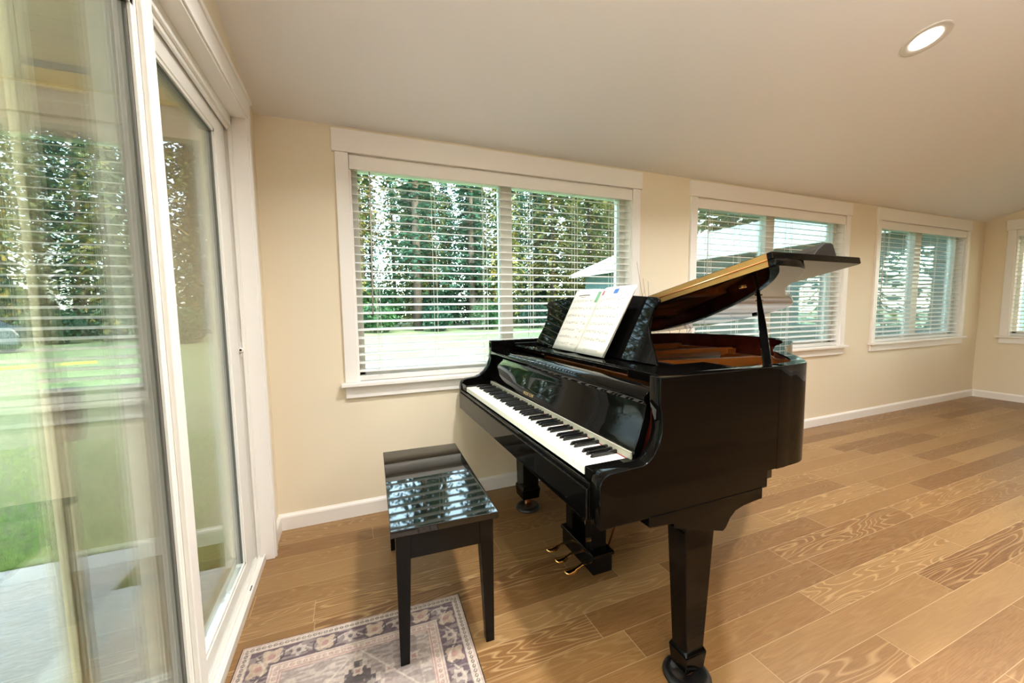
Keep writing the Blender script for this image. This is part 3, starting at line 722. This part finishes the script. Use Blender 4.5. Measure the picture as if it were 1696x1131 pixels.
    m.add([(x,y,.878) for x,y in flange_in] + [(x,y,.852) for x,y in flange_in], [(i,i+1,no+i+1,no+i) for i in range(no-1)])
    m.box(1.56, 1.80, -1.49, YS-.05, .862, .882)
    def bar(x0, y0, x1, y1, w, z0, z1):
        d = Vector((x1-x0, y1-y0)).normalized(); nx, ny = -d.y*w, d.x*w
        vs = [(x0+nx,y0+ny,z0),(x1+nx,y1+ny,z0),(x1-nx,y1-ny,z0),(x0-nx,y0-ny,z0)]; vs += [(a,b,z1) for a,b,_ in vs]
        m.add(vs, [(0,3,2,1),(4,5,6,7),(0,1,5,4),(1,2,6,5),(2,3,7,6),(3,0,4,7)])
    bar(1.72,-.155,2.62,-.20,.022,.87,.925); bar(1.72,-.42,2.74,-.52,.018,.87,.918); bar(1.72,-.78,2.55,-.94,.017,.87,.915); bar(1.72,-1.12,2.20,-1.16,.016,.87,.912)
    bar(2.60,-.16,2.74,-.55,.03,.87,.910)
    pl = m.build('iron_plate', M['bronze'], root, .004, 3)
    m = MB()
    for i in range(60):
        t = i/59; y0 = -.17 - 1.24*t; xe = 2.62 if t < .35 else 2.62 - (t-.35)*1.2; y1 = -.22 - .95*t
        m.tube([(1.66,y0,.897),(xe,y1,.893)], .0008, 4)
    tag(m.build('strings', M['steel'], root), kind='stuff')
    m = MB()
    for i in range(70):
        t = i/69; y0 = -.15 - 1.27*t
        for k in range(2): m.lathe([(.0032,0),(.0032,.030)], (1.60+k*.03, y0-k*.006, .882), 6)
    tag(m.build('tuning_pins', M['steel'], root), kind='stuff')
    m = MB()
    for i in range(58):
        y0 = -.16 - 1.16*i/57; m.box(1.765, 1.80, y0-.0055, y0+.0055, .902, .925)
    m.build('dampers', M['blackmatte'], root, .001)
    # ---- under-structure
    m = MB(); und = [(x, y) for x, y in offset(OUT, .085) if x > 1.6]
    m.prism(und, lambda x,y: (x,y,.614), lambda x,y: (x,y,.652)); und2 = [(x, y) for x, y in offset(OUT, .115) if 1.5 < x < 2.35 or y > -.5]
    m.box(1.62, 1.80, -1.46, -.14, .570, .62); m.box(1.66, 2.55, -.66, -.58, .575, .62)
    m.build('beams', M['blackmatte'], root, .002)
    # ---- legs
    def foot(m, x, y): pass
    def leg(cx, cy, top, bot, ztop, ry=1.0, zb=.075):
        m = MB(); z1, z2 = zb+.06, zb+.075; ty, by = (top*.62, bot*.86) if ry < 1 else (top, bot)
        m.taper((cx,cy,zb), (bot,by), (cx,cy,ztop), (top,ty))
        m.taper((cx,cy,zb), (bot+.004,by+.004), (cx,cy,z1), (bot+.010,by+.010)); m.taper((cx,cy,z1), (bot+.010,by+.010), (cx,cy,z2), (bot+.002,by+.002))
        m.box(cx-top-.02, cx+top+.02, cy-top-.01, cy+top+.01, ztop-.002, .606) if ztop > .58 else None
        lg = m.build('leg', BK, root, .004, 3)
        m = MB(); m.lathe([(.020,.040),(.022,.050),(.020,zb+.002 if zb > .05 else .052)], (cx,cy,0), 16); m.lathe([(.016,-.011),(.022,-.006),(.022,.006),(.016,.011)], (cx,cy-.004,.032), 16, 0, (0,1,0))
        m.build('caster', M['copper'], lg)
        m = MB(); m.lathe([(.072,0),(.074,.006),(.069,.014),(.060,.020),(.048,.018),(.040,.010),(.002,.009)], (cx,cy,0.0), 32); m.build('caster_cup', M['blackmatte'], lg)
        return lg
    leg(1.345, -.315, .058, .047, .600)
    l2 = leg(1.371, -1.500, .062, .033, .562, .6, .042)
    br = [(1.17,.600),(1.17,.567),(1.262,.560),(1.262,.545),(1.462,.490),(1.475,.500),(1.492,.527),(1.515,.546),(1.55,.555),(1.60,.560),(1.635,.562),(1.635,.600)]
    MB().prism(br, lambda x,z: (x,-1.5425,z), lambda x,z: (x,-1.37,z)).build('leg_bracket', BK, l2, .003)
    leg(2.20, -.70, .058, .047, .600)
    # ---- pedal lyre
    m = MB()
    for y in (-.815, -.985): m.box(1.335, 1.405, y-.030, y+.030, .135, .60)
    m.box(1.345, 1.395, -.955, -.845, .30, .60)
    ly = m.build('pedal_lyre', BK, root, .003, 3)
    m = MB(); m.box(1.325, 1.425, -1.035, -.765, .042, .125); m.box(1.318, 1.432, -1.042, -.758, .118, .138); m.build('lyre_box', BK, ly, .008, 3)
    for y in (-.815, -.900, -.985):
        m = MB(); sec = []
        pts = [(1.335,.072,.011),(1.30,.072,.010),(1.275,.064,.012),(1.255,.058,.021),(1.238,.056,.026),(1.222,.058,.022),(1.214,.060,.008)]
        for x, z, w in pts: sec += [(x,y-w,z),(x,y,z+.006),(x,y+w,z),(x,y,z-.006)]
        fs = []
        for i in range(len(pts)-1):
            for k in range(4): fs.append((i*4+k, i*4+(k+1)%4, (i+1)*4+(k+1)%4, (i+1)*4+k))
        fs += [(0,1,2,3), tuple(len(sec)-4+k for k in range(4))]
        m.add(sec, fs, 0, True); m.build('pedal', M['brass'], ly)
    m = MB(); m.tube([(1.425,-.985,.10),(1.58,-1.06,.60)], .004, 8); m.build('brace_rod', M['copper'], ly)
    m = MB(); m.tube([(1.425,-.815,.10),(1.58,-.74,.60)], .004, 8); m.build('brace_rod', M['copper'], ly)
    m = MB()
    for y in (-.86,-.90,-.955): m.tube([(1.415,y,.10),(1.415,y,.60)], .003, 8)
    m.build('pedal_rods', M['brass'], ly)
    # ---- lid: hinged along the spine, front flap folded back on top
    th = math.radians(12.5); HZ = ZR+.004
    def ld(x, y, h):
        r = -(y - YS); return (x, YS - r*math.cos(th) + h*math.sin(th), HZ + r*math.sin(th) + h*math.cos(th))
    LO = offset(OUT, -.012)
    XF = 1.69
    lp = [(XF, YS)] + [(x, min(y, YS)) for x, y in LO if x > XF+.05] + [(XF, YT-.012)]
    lid = MB().prism(lp, lambda x,y: ld(x,y,0), lambda x,y: ld(x,y,.0245), 0, True).build('lid', BK, root, .003, 3, angle=50)
    fp = [(XF,YS),(2.185,YS),(2.195,YS-.01),(2.195,-1.528),(2.185,YT),(XF,YT-.006)]
    MB().prism(fp, lambda x,y: ld(x,y,.0258), lambda x,y: ld(x,y,.050), 0, False).build('front_flap', BK, lid, .003, 3)
    m = MB()
    for h0, h1 in ((.003,.0225), (.028,.0475)):
        vs = [ld(XF-.0015, y, h) for h in (h0, h1) for y in (YS-.02, YT+.012)]; ws = [ld(XF+.002, y, h) for h in (h0, h1) for y in (YS-.02, YT+.012)]
        m.add(vs+ws, [(0,1,3,2),(4,6,7,5),(0,2,6,4),(1,5,7,3),(0,4,5,1),(2,3,7,6)])
    m.build('lid_hinge', M['oldbrass'], lid)
    m = MB()
    for k in range(11):
        y = YS - .06 - k*.14; p = Vector(ld(XF-.0015, y, .012)); m.lathe([(.004,0),(.004,.0012)], p, 8, 0, (-1,0,0)); p = Vector(ld(XF-.0015, y, .038)); m.lathe([(.004,0),(.004,.0012)], p, 8, 0, (-1,0,0))
    m.tube([ld(XF-.002, YS-.02, .0252), ld(XF-.002, YT+.012, .0252)], .0026, 8)
    m.build('hinge_screws', M['copper'], lid)
    for x, y in ((2.74,-.70),):
        vs = [ld(x+sx*.012, y+sy*.012, h) for h in (0,-.010) for sx, sy in ((-1,-1),(1,-1),(1,1),(-1,1))]
        MB().add(vs, [(0,1,2,3),(7,6,5,4),(0,4,5,1),(1,5,6,2),(2,6,7,3),(3,7,4,0)]).build('rubber_bumper', M['rubber'], lid)
    m = MB(); nn = Vector((0, -math.sin(th), -math.cos(th)))
    p = Vector(ld(2.20,-1.12,0)); m.lathe([(.006,0),(.006,.020),(.010,.022),(.010,.032),(.004,.036)], p, 12, 0, nn); m.tube([p+nn*.014+Vector((-.022,0,0)), p+nn*.014+Vector((.022,0,0))], .0045, 8)
    m.build('lid_catch', M['brass'], lid)
    m = MB(); p = Vector(ld(1.86,-1.30,0)); m.lathe([(.012,0),(.014,.004),(.006,.006)], p, 12, 0, nn)
    m.build('prop_socket', M['brass'], lid)
    # ---- prop stick
    a = Vector((1.670, YT+.022, ZR-.012)); b = Vector(ld(1.945,-1.30,-.004)); d = (b-a).normalized(); sx = d.cross(Vector((0,0,1))).normalized(); sy = sx.cross(d)
    vs = []
    for p, w, t in ((a,.013,.009),(a.lerp(b,.5),.012,.008),(b,.005,.005)):
        for i, j in ((-1,-1),(1,-1),(1,1),(-1,1)): vs.append(p + sx*w*i + sy*t*j)
    fs = [(0,3,2,1),(8,9,10,11)]
    for k in range(2):
        for i in range(4): fs.append((k*4+i, k*4+(i+1)%4, k*4+4+(i+1)%4, k*4+4+i))
    MB().add(vs, fs).build('lid_prop', BK, root, .003)
    return ld, dk
LD, DK = piano()

# wedge-shaped case lying on the folded flap
def wedge():
    h = .0502
    poly = [(1.93,0),(2.075,0),(2.068,.050),(2.055,.056),(2.02,.055),(1.97,.028)]
    o = MB().prism(poly, lambda x,z: LD(x,-1.40,h+z), lambda x,z: LD(x,-1.525,h+z)).build('black_case', M['blackmatte'], None, .004, origin=LD(2.0,-1.46,h))
    tag(o, 'small black wedge-shaped case lying on top of the folded piano lid', 'case')
wedge()

# ------------------------------------------------------------------ sheet music on the desk
def sheet_music():
    root = empty('sheet_music', (1.42, -.79, .975))
    tag(root, 'open printed sheet music leaning on the glossy piano music desk', 'sheet music')
    # page surface: s across (0..1 from the bass edge), t up (0..1)
    def lerp(a, b, t): return a + (b-a)*t
    B0, B1 = Vector((1.437,-.462,.972)), Vector((1.425,-.962,.972))
    T0, T1 = Vector((1.505,-.608,1.276)), Vector((1.496,-1.085,1.281))
    fold = .47
    def page(s, t, lift=0):
        p = B0.lerp(B1, s).lerp(T0.lerp(T1, s), t)
        w = (s/fold) if s < fold else (1-s)/(1-fold)
        bow = .016*math.sin(PI*min(max(w,0),1))*(1-.35*t) - .014*max(0, 1-abs(s-fold)/.10)*(.5+.5*t)
        nrm = Vector((-.97, 0, .22))
        return p + nrm*(bow + lift)
    def grid(name, s0, s1, lift, curl, mt, n=14, k=10):
        vs, fs = [], []
        for i in range(k+1):
            for j in range(n+1):
                s = lerp(s0, s1, j/n); t = i/k
                vs.append(page(s, t, lift + curl*(j/n)**3*(1-t)))
        for i in range(k):
            for j in range(n): fs.append((i*(n+1)+j, i*(n+1)+j+1, (i+1)*(n+1)+j+1, (i+1)*(n+1)+j))
        o = MB().add(vs, fs, 0, True).build(name, mt, root)
        so = o.modifiers.new('thick', 'SOLIDIFY'); so.thickness = .0006; so.offset = -1
        return o
    lp = grid('page', 0, fold, 0, 0, M['paper']); rp = grid('page', fold, 1, 0, .012, M['paper']); grid('page', fold, .99, -.006, .004, M['paper'])
    def mark(mb, s0, s1, t0, t1, curl=False):
        def q(s, t):
            j = (s-fold)/(1-fold); c = .012*max(j,0)**3*(1-t) if curl else 0
            return page(s, t, .0009 + c)
        n = max(1, int((s1-s0)/.05))
        for i in range(n):
            a = lerp(s0, s1, i/n); b = lerp(s0, s1, (i+1)/n)
            mb.add([q(a,t0), q(b,t0), q(b,t1), q(a,t1)], [(0,1,2,3)])
    rnd = random.Random(4)
    for par, sa, sb, curl, rows in ((lp, .05, fold-.035, False, 7), (rp, fold+.05, .95, True, 6)):
        mb = MB()
        for r in range(rows):
            t = .80 - r*.118
            for l in range(5): mark(mb, sa, sb, t+l*.0085, t+l*.0085+.0011, curl)
            s = sa+.03
            while s < sb-.02:
                h = rnd.randint(-1, 8)*.00425; mark(mb, s, s+.011, t+h, t+h+.0075, curl)
                if rnd.random() < .75: mark(mb, s+.009, s+.0105, t+h+.004, t+h+.036, curl)
                s += rnd.uniform(.022, .05)
            for s in (sa, (sa+sb)/2, sb-.001): mark(mb, s, s+.0015, t, t+.035, curl)
        if curl: mark(mb, .66, .90, .075, .079, True); mark(mb, .66, .90, .060, .064, True)
        else: mark(mb, .12, .34, .90, .915); mark(mb, .18, .28, .875, .882)
        tag(mb.build('printed_notes', M['ink'], par), kind='stuff')
    mb = MB(); mark(mb, fold+.03, fold+.10, .895, .965, True); mb.build('red_mark', M['red_ink'], rp)['label'] = 'small red printed block'
    mb = MB(); mark(mb, .735, .80, .90, .965, True); mb.build('blue_mark', M['blue_ink'], rp)['label'] = 'small blue printed block'
    mb = MB(); mark(mb, fold-.045, fold-.012, .80, .965); mb.build('green_mark', M['green_ink'], lp)['label'] = 'green printed strip'
sheet_music()

# ------------------------------------------------------------------ dry twigs behind the piano
def twigs():
    rnd = random.Random(12); m = MB()
    tips = [(2.36,1.52),(2.42,1.40),(2.47,1.38),(2.75,1.16),(2.92,1.20),(3.05,1.18),(3.10,1.14),(2.60,1.12)]
    for tx, tz in tips:
        x0 = 2.52 + rnd.uniform(-.03,.03); pts = []
        for k in range(7):
            t = k/6; pts.append((x0 + (tx-x0)*t**2.2 + rnd.uniform(-.006,.006), -.034 + rnd.uniform(-.004,.004), tz*t))
        m.tube(pts, [.0022-.0012*k/6 for k in range(7)], 6)
        for _ in range(3):
            k = rnd.randint(4, 5); p = Vector(pts[k]); q = p + Vector((rnd.uniform(-.06,.06), rnd.uniform(-.006,.006), rnd.uniform(.04,.10))); m.tube([p, q], [.001,.0006], 5)
    tag(m.build('dry_twigs', M['twig'], None, origin=(2.52,-.034,0)), 'thin bare dry twigs rising behind the piano against the cream wall', 'twigs')
twigs()

# ------------------------------------------------------------------ outdoors
struct(MB().box(-70, 80, -40, 95, -.40, -.15).build('ground', M['lawn']))
struct(MB().box(-3.6, -.68, -7, .37, -.15, -.118).build('patio', M['concrete'], None, .004))
struct(MB().box(-.66, -TH, -4.0, -.09, -.15, -.085).build('door_step', M['slab'], None, .006))
# porch roof over the patio: plank deck, end rafter, taupe beam, post
def porch():
    root = empty('porch_roof', (-1.8, .62, 0)); tag(root, 'plank porch ceiling with honey rafter and taupe beam outside the glass door', 'porch roof')
    m = MB()
    for k in range(40):
        y1 = .56 - k*.14; m.box(-3.7, -TH, y1-.136, y1, 2.52, 2.545)
    m.build('plank_ceiling', M['plank'], root, .003)
    MB().box(-3.7, -TH, .560, .640, 2.490, 2.520).build('flashing', M['greymetal'], root)
    MB().box(-3.7, -TH, .575, .640, 2.395, 2.490).build('rafter', M['rafter'], root, .004)
    m = MB(); m.box(-3.7, -.05, .600, .690, 2.22, 2.395); m.build('beam', M['taupe'], root, .003)
    MB().box(-3.7, -.05, .5985, .600, 2.335, 2.341).build('beam_line', M['white_out'], root)
    MB().box(-3.66, -3.56, .60, .69, -.15, 2.22).build('post', M['taupe'], root, .004)
    MB().box(-3.75, -TH, -5.1, .72, 2.55, 2.60).build('roof_sheet', M['greymetal'], root)
porch()

# tall conifers
def conifer_mesh(seed, H, r0, h0, nb, per, droop, spread, name):
    rnd = random.Random(seed); vs, fs = [], []
    for i in range(nb):
        t = (i+rnd.random())/nb; z = h0 + (H-h0)*t; Lb = spread*(1-t)**.7*rnd.uniform(.55,1.1)+.35; a = rnd.uniform(0, 2*PI)
        d = Vector((math.cos(a), math.sin(a), 0)); side = Vector((-d.y, d.x, 0))
        for k in range(per):
            q = (k+rnd.random())/per; p = d*Lb*q + Vector((0,0,z - droop*Lb*q*q))
            ln = rnd.uniform(.22,.48)*(1.15-.5*q); sgn = rnd.choice((-1,1))
            u = (d*rnd.uniform(.5,1) + side*sgn*rnd.uniform(.2,1.0) + Vector((0,0,-droop*q*1.3+rnd.gauss(-.1,.22)))).normalized()*ln
            w = u.cross(Vector((rnd.gauss(0,.6), rnd.gauss(0,.6), 1))).normalized()*ln*rnd.uniform(.22,.40)
            b = len(vs); vs += [p, p+u*.55+w, p+u, p+u*.5-w]; fs.append((b, b+1, b+2, b+3))
    me = bpy.data.meshes.new(name); me.from_pydata([tuple(v) for v in vs], [], fs); me.update(); return me
def trunk_mesh(H, r0, name):
    m = MB(); m.tube([(0,0,0),(0,0,H*.3),(.05,.03,H*.7),(0,0,H)], [r0, r0*.8, r0*.45, r0*.1], 10)
    me = bpy.data.meshes.new(name); me.from_pydata(m.v, [], m.f); me.update()
    me.polygons.foreach_set('use_smooth', [True]*len(me.polygons)); me.materials.append(M['bark']); return me
PROTO = []
for sd, H, r0, h0, nb, per, dr, spr, mk in ((1,19,.24,.8,420,13,.45,3.1,'needle'),(2,22,.27,3.2,400,13,.35,2.9,'needle'),(3,17,.20,.5,380,12,.5,2.7,'needle_sunlit'),(4,21,.22,5.5,320,12,.3,2.5,'needle_sunlit')):
    f = conifer_mesh(sd, H, r0, h0, nb, per, dr, spr, 'foliage'); f.materials.append(M[mk]); PROTO.append((f, trunk_mesh(H, r0, 'trunk')))
LAB = ['tall dense dark green conifer with low branches beyond the lawn', 'tall dark conifer with a bare lower trunk beyond the lawn', 'yellow-green sunlit conifer with low branches beyond the lawn', 'tall thin sunlit conifer with a long bare trunk beyond the lawn']
rt = random.Random(21); bases = [None]*4
spots = []
for row, (y0, x0, x1, n) in enumerate(((24,-17,22,12),(28.5,-20,27,14),(34,-24,32,15),(42,-28,38,15))):
    for i in range(n): spots.append((x0+(x1-x0)*(i+rt.uniform(.2,.8))/n, y0+rt.uniform(-1.5,1.5)))
spots += [(16,4),(18.5,7.5),(17,11),(20,14),(16.5,17.5),(22,5),(24,10),(25,16),(19,20),(29,8),(30,14),(27,2)]
spots += [(13,-2),(15.5,-5.5),(14,-9.5),(19,-1.5),(20,-7),(2.0,30.5,.62),(1.0,38,.7),(8.4,31.5,.62),(9.6,38.5,.7),(4.6,26.5,.5)]  # eastern trees added to darken the right window's reflection; others fill gaps
spots += [(-16,20),(-20,13),(-24,20),(-15,9.5),(-21,7)]
for i, (x, y, *fs_) in enumerate(spots):
    k = rt.choices((0,1,2,3), (4,4,2.4,2))[0]
    if x > 5 and k < 2 and rt.random() < .5: k = 2
    root = empty('conifer_tree', (x, y, -.16), rt.uniform(0, 6.28)); sc = rt.uniform(.85,1.2)*(fs_[0] if fs_ else 1); root.scale = (sc, sc, sc*rt.uniform(.9,1.1))
    tag(root, LAB[k], 'tree', 'conifers beyond the lawn')
    for me, nm in zip(PROTO[k], ('foliage','trunk')):
        o = bpy.data.objects.new(nm, me); COL.objects.link(o); o.parent = root
# bushes at the forest edge
def bush_mesh(seed, n):
    rnd = random.Random(seed); vs, fs = [], []
    for i in range(n):
        d = Vector((rnd.gauss(0,1), rnd.gauss(0,1), rnd.gauss(0,1))).normalized()*rnd.uniform(.55,1.0); p = Vector((d.x*1.3, d.y*1.1, 1.0+d.z*.95))
        sz = rnd.uniform(.06,.14); u = Vector((rnd.gauss(0,1), rnd.gauss(0,1), rnd.gauss(0,1))).normalized()*sz; w = u.cross(Vector((rnd.gauss(0,1),rnd.gauss(0,1),1))).normalized()*sz*.6
        b = len(vs); vs += [p-u, p+w, p+u, p-w]; fs.append((b,b+1,b+2,b+3))
    me = bpy.data.meshes.new('leaves'); me.from_pydata([tuple(v) for v in vs], [], fs); me.update(); return me
BM = [bush_mesh(5, 1700), bush_mesh(6, 1700)]; BM[0].materials.append(M['leafy']); BM[1].materials.append(M['needle'])
bs = [(-18+i*3.3+rt.uniform(-.4,.4), 21.2+rt.uniform(-.4,.4), rt.uniform(.8,1.1)) for i in range(13)] + [(-20+i*4.4+rt.uniform(-.2,.2), 26.3+rt.uniform(-.3,.3), rt.uniform(1.4,1.6)) for i in range(12)]
bs += [(-16.5,12.8,1.3),(-20.5,12.5,1.5),(-8.6,19.0,1.0),(-6.2,18.4,.8),(-23.5,16,1.6)]
for i, (x, y, s) in enumerate(bs):
    o = bpy.data.objects.new('shrub', BM[i % 2]); COL.objects.link(o); o.location = (x, y, -.2); o.scale = (s, s, s); o.rotation_euler = (0,0,rt.uniform(0,6))
    tag(o, 'round leafy light green shrub under the conifers at the lawn edge' if i % 2 == 0 else 'round dark green shrub under the conifers at the lawn edge', 'shrub', 'shrubs at the lawn edge')
# lush grass near the patio
def tufts():
    rnd = random.Random(31); vs, fs = [], []
    def blade(x, y, h, z0):
        a = rnd.uniform(0, 6.28); w = .0028; lx, ly = rnd.gauss(0,.35)*h, rnd.gauss(0,.35)*h
        b = len(vs); c, s = math.cos(a)*w, math.sin(a)*w
        vs.extend([(x-c,y-s,z0),(x+c,y+s,z0),(x+lx*.4+c*.7,y+ly*.4+s*.7,z0+h*.6),(x+lx*.4-c*.7,y+ly*.4-s*.7,z0+h*.6),(x+lx,y+ly,z0+h)]); fs.extend([(b,b+1,b+2,b+3),(b+3,b+2,b+4)])
    for _ in range(15000):
        x = rnd.uniform(-3.4,-.5); y = .40 + 2.6*rnd.random()**1.7; blade(x, y, rnd.uniform(.03,.075)*(1.2 if y < 1.1 else .8), -.152)
    for _ in range(1500):
        x = rnd.uniform(-.67,-.16); y = rnd.uniform(-.06,.36); blade(x, y, rnd.uniform(.03,.08), -.152)
    me = bpy.data.meshes.new('lawn_grass'); me.from_pydata(vs, [], fs); me.update(); me.materials.append(M['grassblade'])
    o = bpy.data.objects.new('lawn_grass', me); COL.objects.link(o); tag(o, 'lush green grass blades along the edge of the concrete patio', 'grass', kind='stuff')
tufts()
# teal outbuilding beyond the windows
def outbuilding():
    root = empty('garage_building', (10.6, 6.4, -.15)); tag(root, 'teal sided outbuilding with a pale metal roof outside the middle window', 'building')
    x0, x1, y0, y1, zt = 8.75, 13.0, .30, 10.6, 2.50
    MB().box(x0, x1, y0, y1, -.15, zt).build('walls', M['siding'], root)
    m = MB(); z = .05
    while z < zt: m.box(x0-.018, x0, y0, y1, z, z+.012); z += .16
    m.build('siding_courses', M['siding'], root)
    xr = (x0+x1)/2; zr = zt+.98
    poly = [(x0-.40, zt-.06), (xr, zr), (x1+.40, zt-.06), (x1+.40, zt-.16), (xr, zr-.10), (x0-.40, zt-.16)]
    rf = MB().prism(poly, lambda x,z: (x,y0-.3,z), lambda x,z: (x,y1+.35,z)).build('roof', M['roofing'], root)
    m = MB(); k = y0-.28
    while k < y1+.33:
        m.add([(x0-.40,k,zt-.058),(xr,k,zr+.002),(xr,k+.03,zr+.002),(x0-.40,k+.03,zt-.058),(x0-.40,k,zt-.035),(xr,k,zr+.025),(xr,k+.03,zr+.025),(x0-.40,k+.03,zt-.035)],
              [(0,1,2,3),(7,6,5,4),(0,4,5,1),(3,2,6,7),(0,3,7,4),(1,5,6,2)]); k += .45
    m.build('roof_ribs', M['roofing'], rf)
    MB().box(x0-.42, x0-.39, y0-.3, y1+.35, zt-.19, zt-.05).build('fascia', M['white_out'], root)
outbuilding()
# parked car under the trees on the left and a yellow hose on the lawn
def car():
    root = empty('parked_car', (-12.3, 16.6, -.15), math.radians(12)); tag(root, 'dark blue parked car under the trees beyond the lawn', 'car')
    R = Matrix.Rotation(math.radians(12), 3, 'Z')
    def place(mb): mb.v = [tuple(R @ Vector(p) + Vector((-12.3,16.6,-.15))) for p in mb.v]; return mb
    body = [(-2.1,.30),(-2.15,.62),(-2.0,.85),(-1.2,.93),(-.65,1.40),(.75,1.42),(1.45,.95),(2.0,.88),(2.15,.62),(2.1,.30)]
    place(MB().prism(body, lambda x,z: (x,-.85,z), lambda x,z: (x,.85,z))).build('body', M['carblue'], root, .05)
    place(MB().prism([(-1.05,.95),(-.58,1.34),(.05,1.36),(.05,.95)], lambda x,z: (x,-.857,z), lambda x,z: (x,.857,z))).build('window', M['carglass'], root)
    place(MB().prism([(.12,.95),(.12,1.36),(.68,1.36),(1.25,.97)], lambda x,z: (x,-.857,z), lambda x,z: (x,.857,z))).build('window', M['carglass'], root)
    for x in (-1.35, 1.35):
        for y in (-.80, .80):
            m = MB(); m.lathe([(.20,-.10),(.33,-.10),(.34,0),(.33,.10),(.20,.10)], (x,y,.34), 20, 0, (0,1,0)); place(m).build('wheel', M['rubber'], root)
car()
m = MB(); m.tube([(-12,11.0,-.13),(-9.5,10.9,-.12),(-7.5,11.1,-.12),(-6.0,11.6,-.13)], .045, 8)
tag(m.build('yellow_hose', M['yellow'], None), 'yellow hose stretched over the lawn seen through the glass door', 'hose')

# ------------------------------------------------------------------ daylight
w = bpy.data.worlds.new('sky'); S.world = w; w.use_nodes = True; nt = w.node_tree
bg = nt.nodes['Background']; sky = N(nt, 'ShaderNodeTexSky'); sky.sky_type = 'NISHITA'; sky.sun_disc = False
sky.sun_elevation = math.radians(28); sky.sun_rotation = math.radians(160); sky.air_density = 1.0; sky.dust_density = 3.0; sky.ozone_density = 1.0
mx = N(nt, 'ShaderNodeMix', data_type='RGBA'); mx.inputs[0].default_value = .45; mx.inputs[7].default_value = (3.0,3.1,2.9,1)
nt.links.new(sky.outputs[0], mx.inputs[6]); nt.links.new(mx.outputs[2], bg.inputs[0]); bg.inputs[1].default_value = 3.6
sd = bpy.data.lights.new('sun', 'SUN'); sd.energy = 4.5; sd.angle = math.radians(1.0); sd.color = (1,.83,.58)
so = bpy.data.objects.new('sun', sd); COL.objects.link(so)
dvec = Vector((-.32, .86, -.46)).normalized(); so.rotation_euler = Vector((0,0,-1)).rotation_difference(dvec).to_euler()

S.view_settings.view_transform = 'Standard'; S.view_settings.look = 'None'; S.view_settings.exposure = .30; S.view_settings.gamma = 1; S.view_settings.use_curve_mapping = False
S.cycles.use_denoising = True
S.cycles.max_bounces = 10; S.cycles.diffuse_bounces = 5; S.cycles.glossy_bounces = 6; S.cycles.transparent_max_bounces = 24
S.cycles.sample_clamp_indirect = 6; S.cycles.caustics_reflective = False; S.cycles.caustics_refractive = False
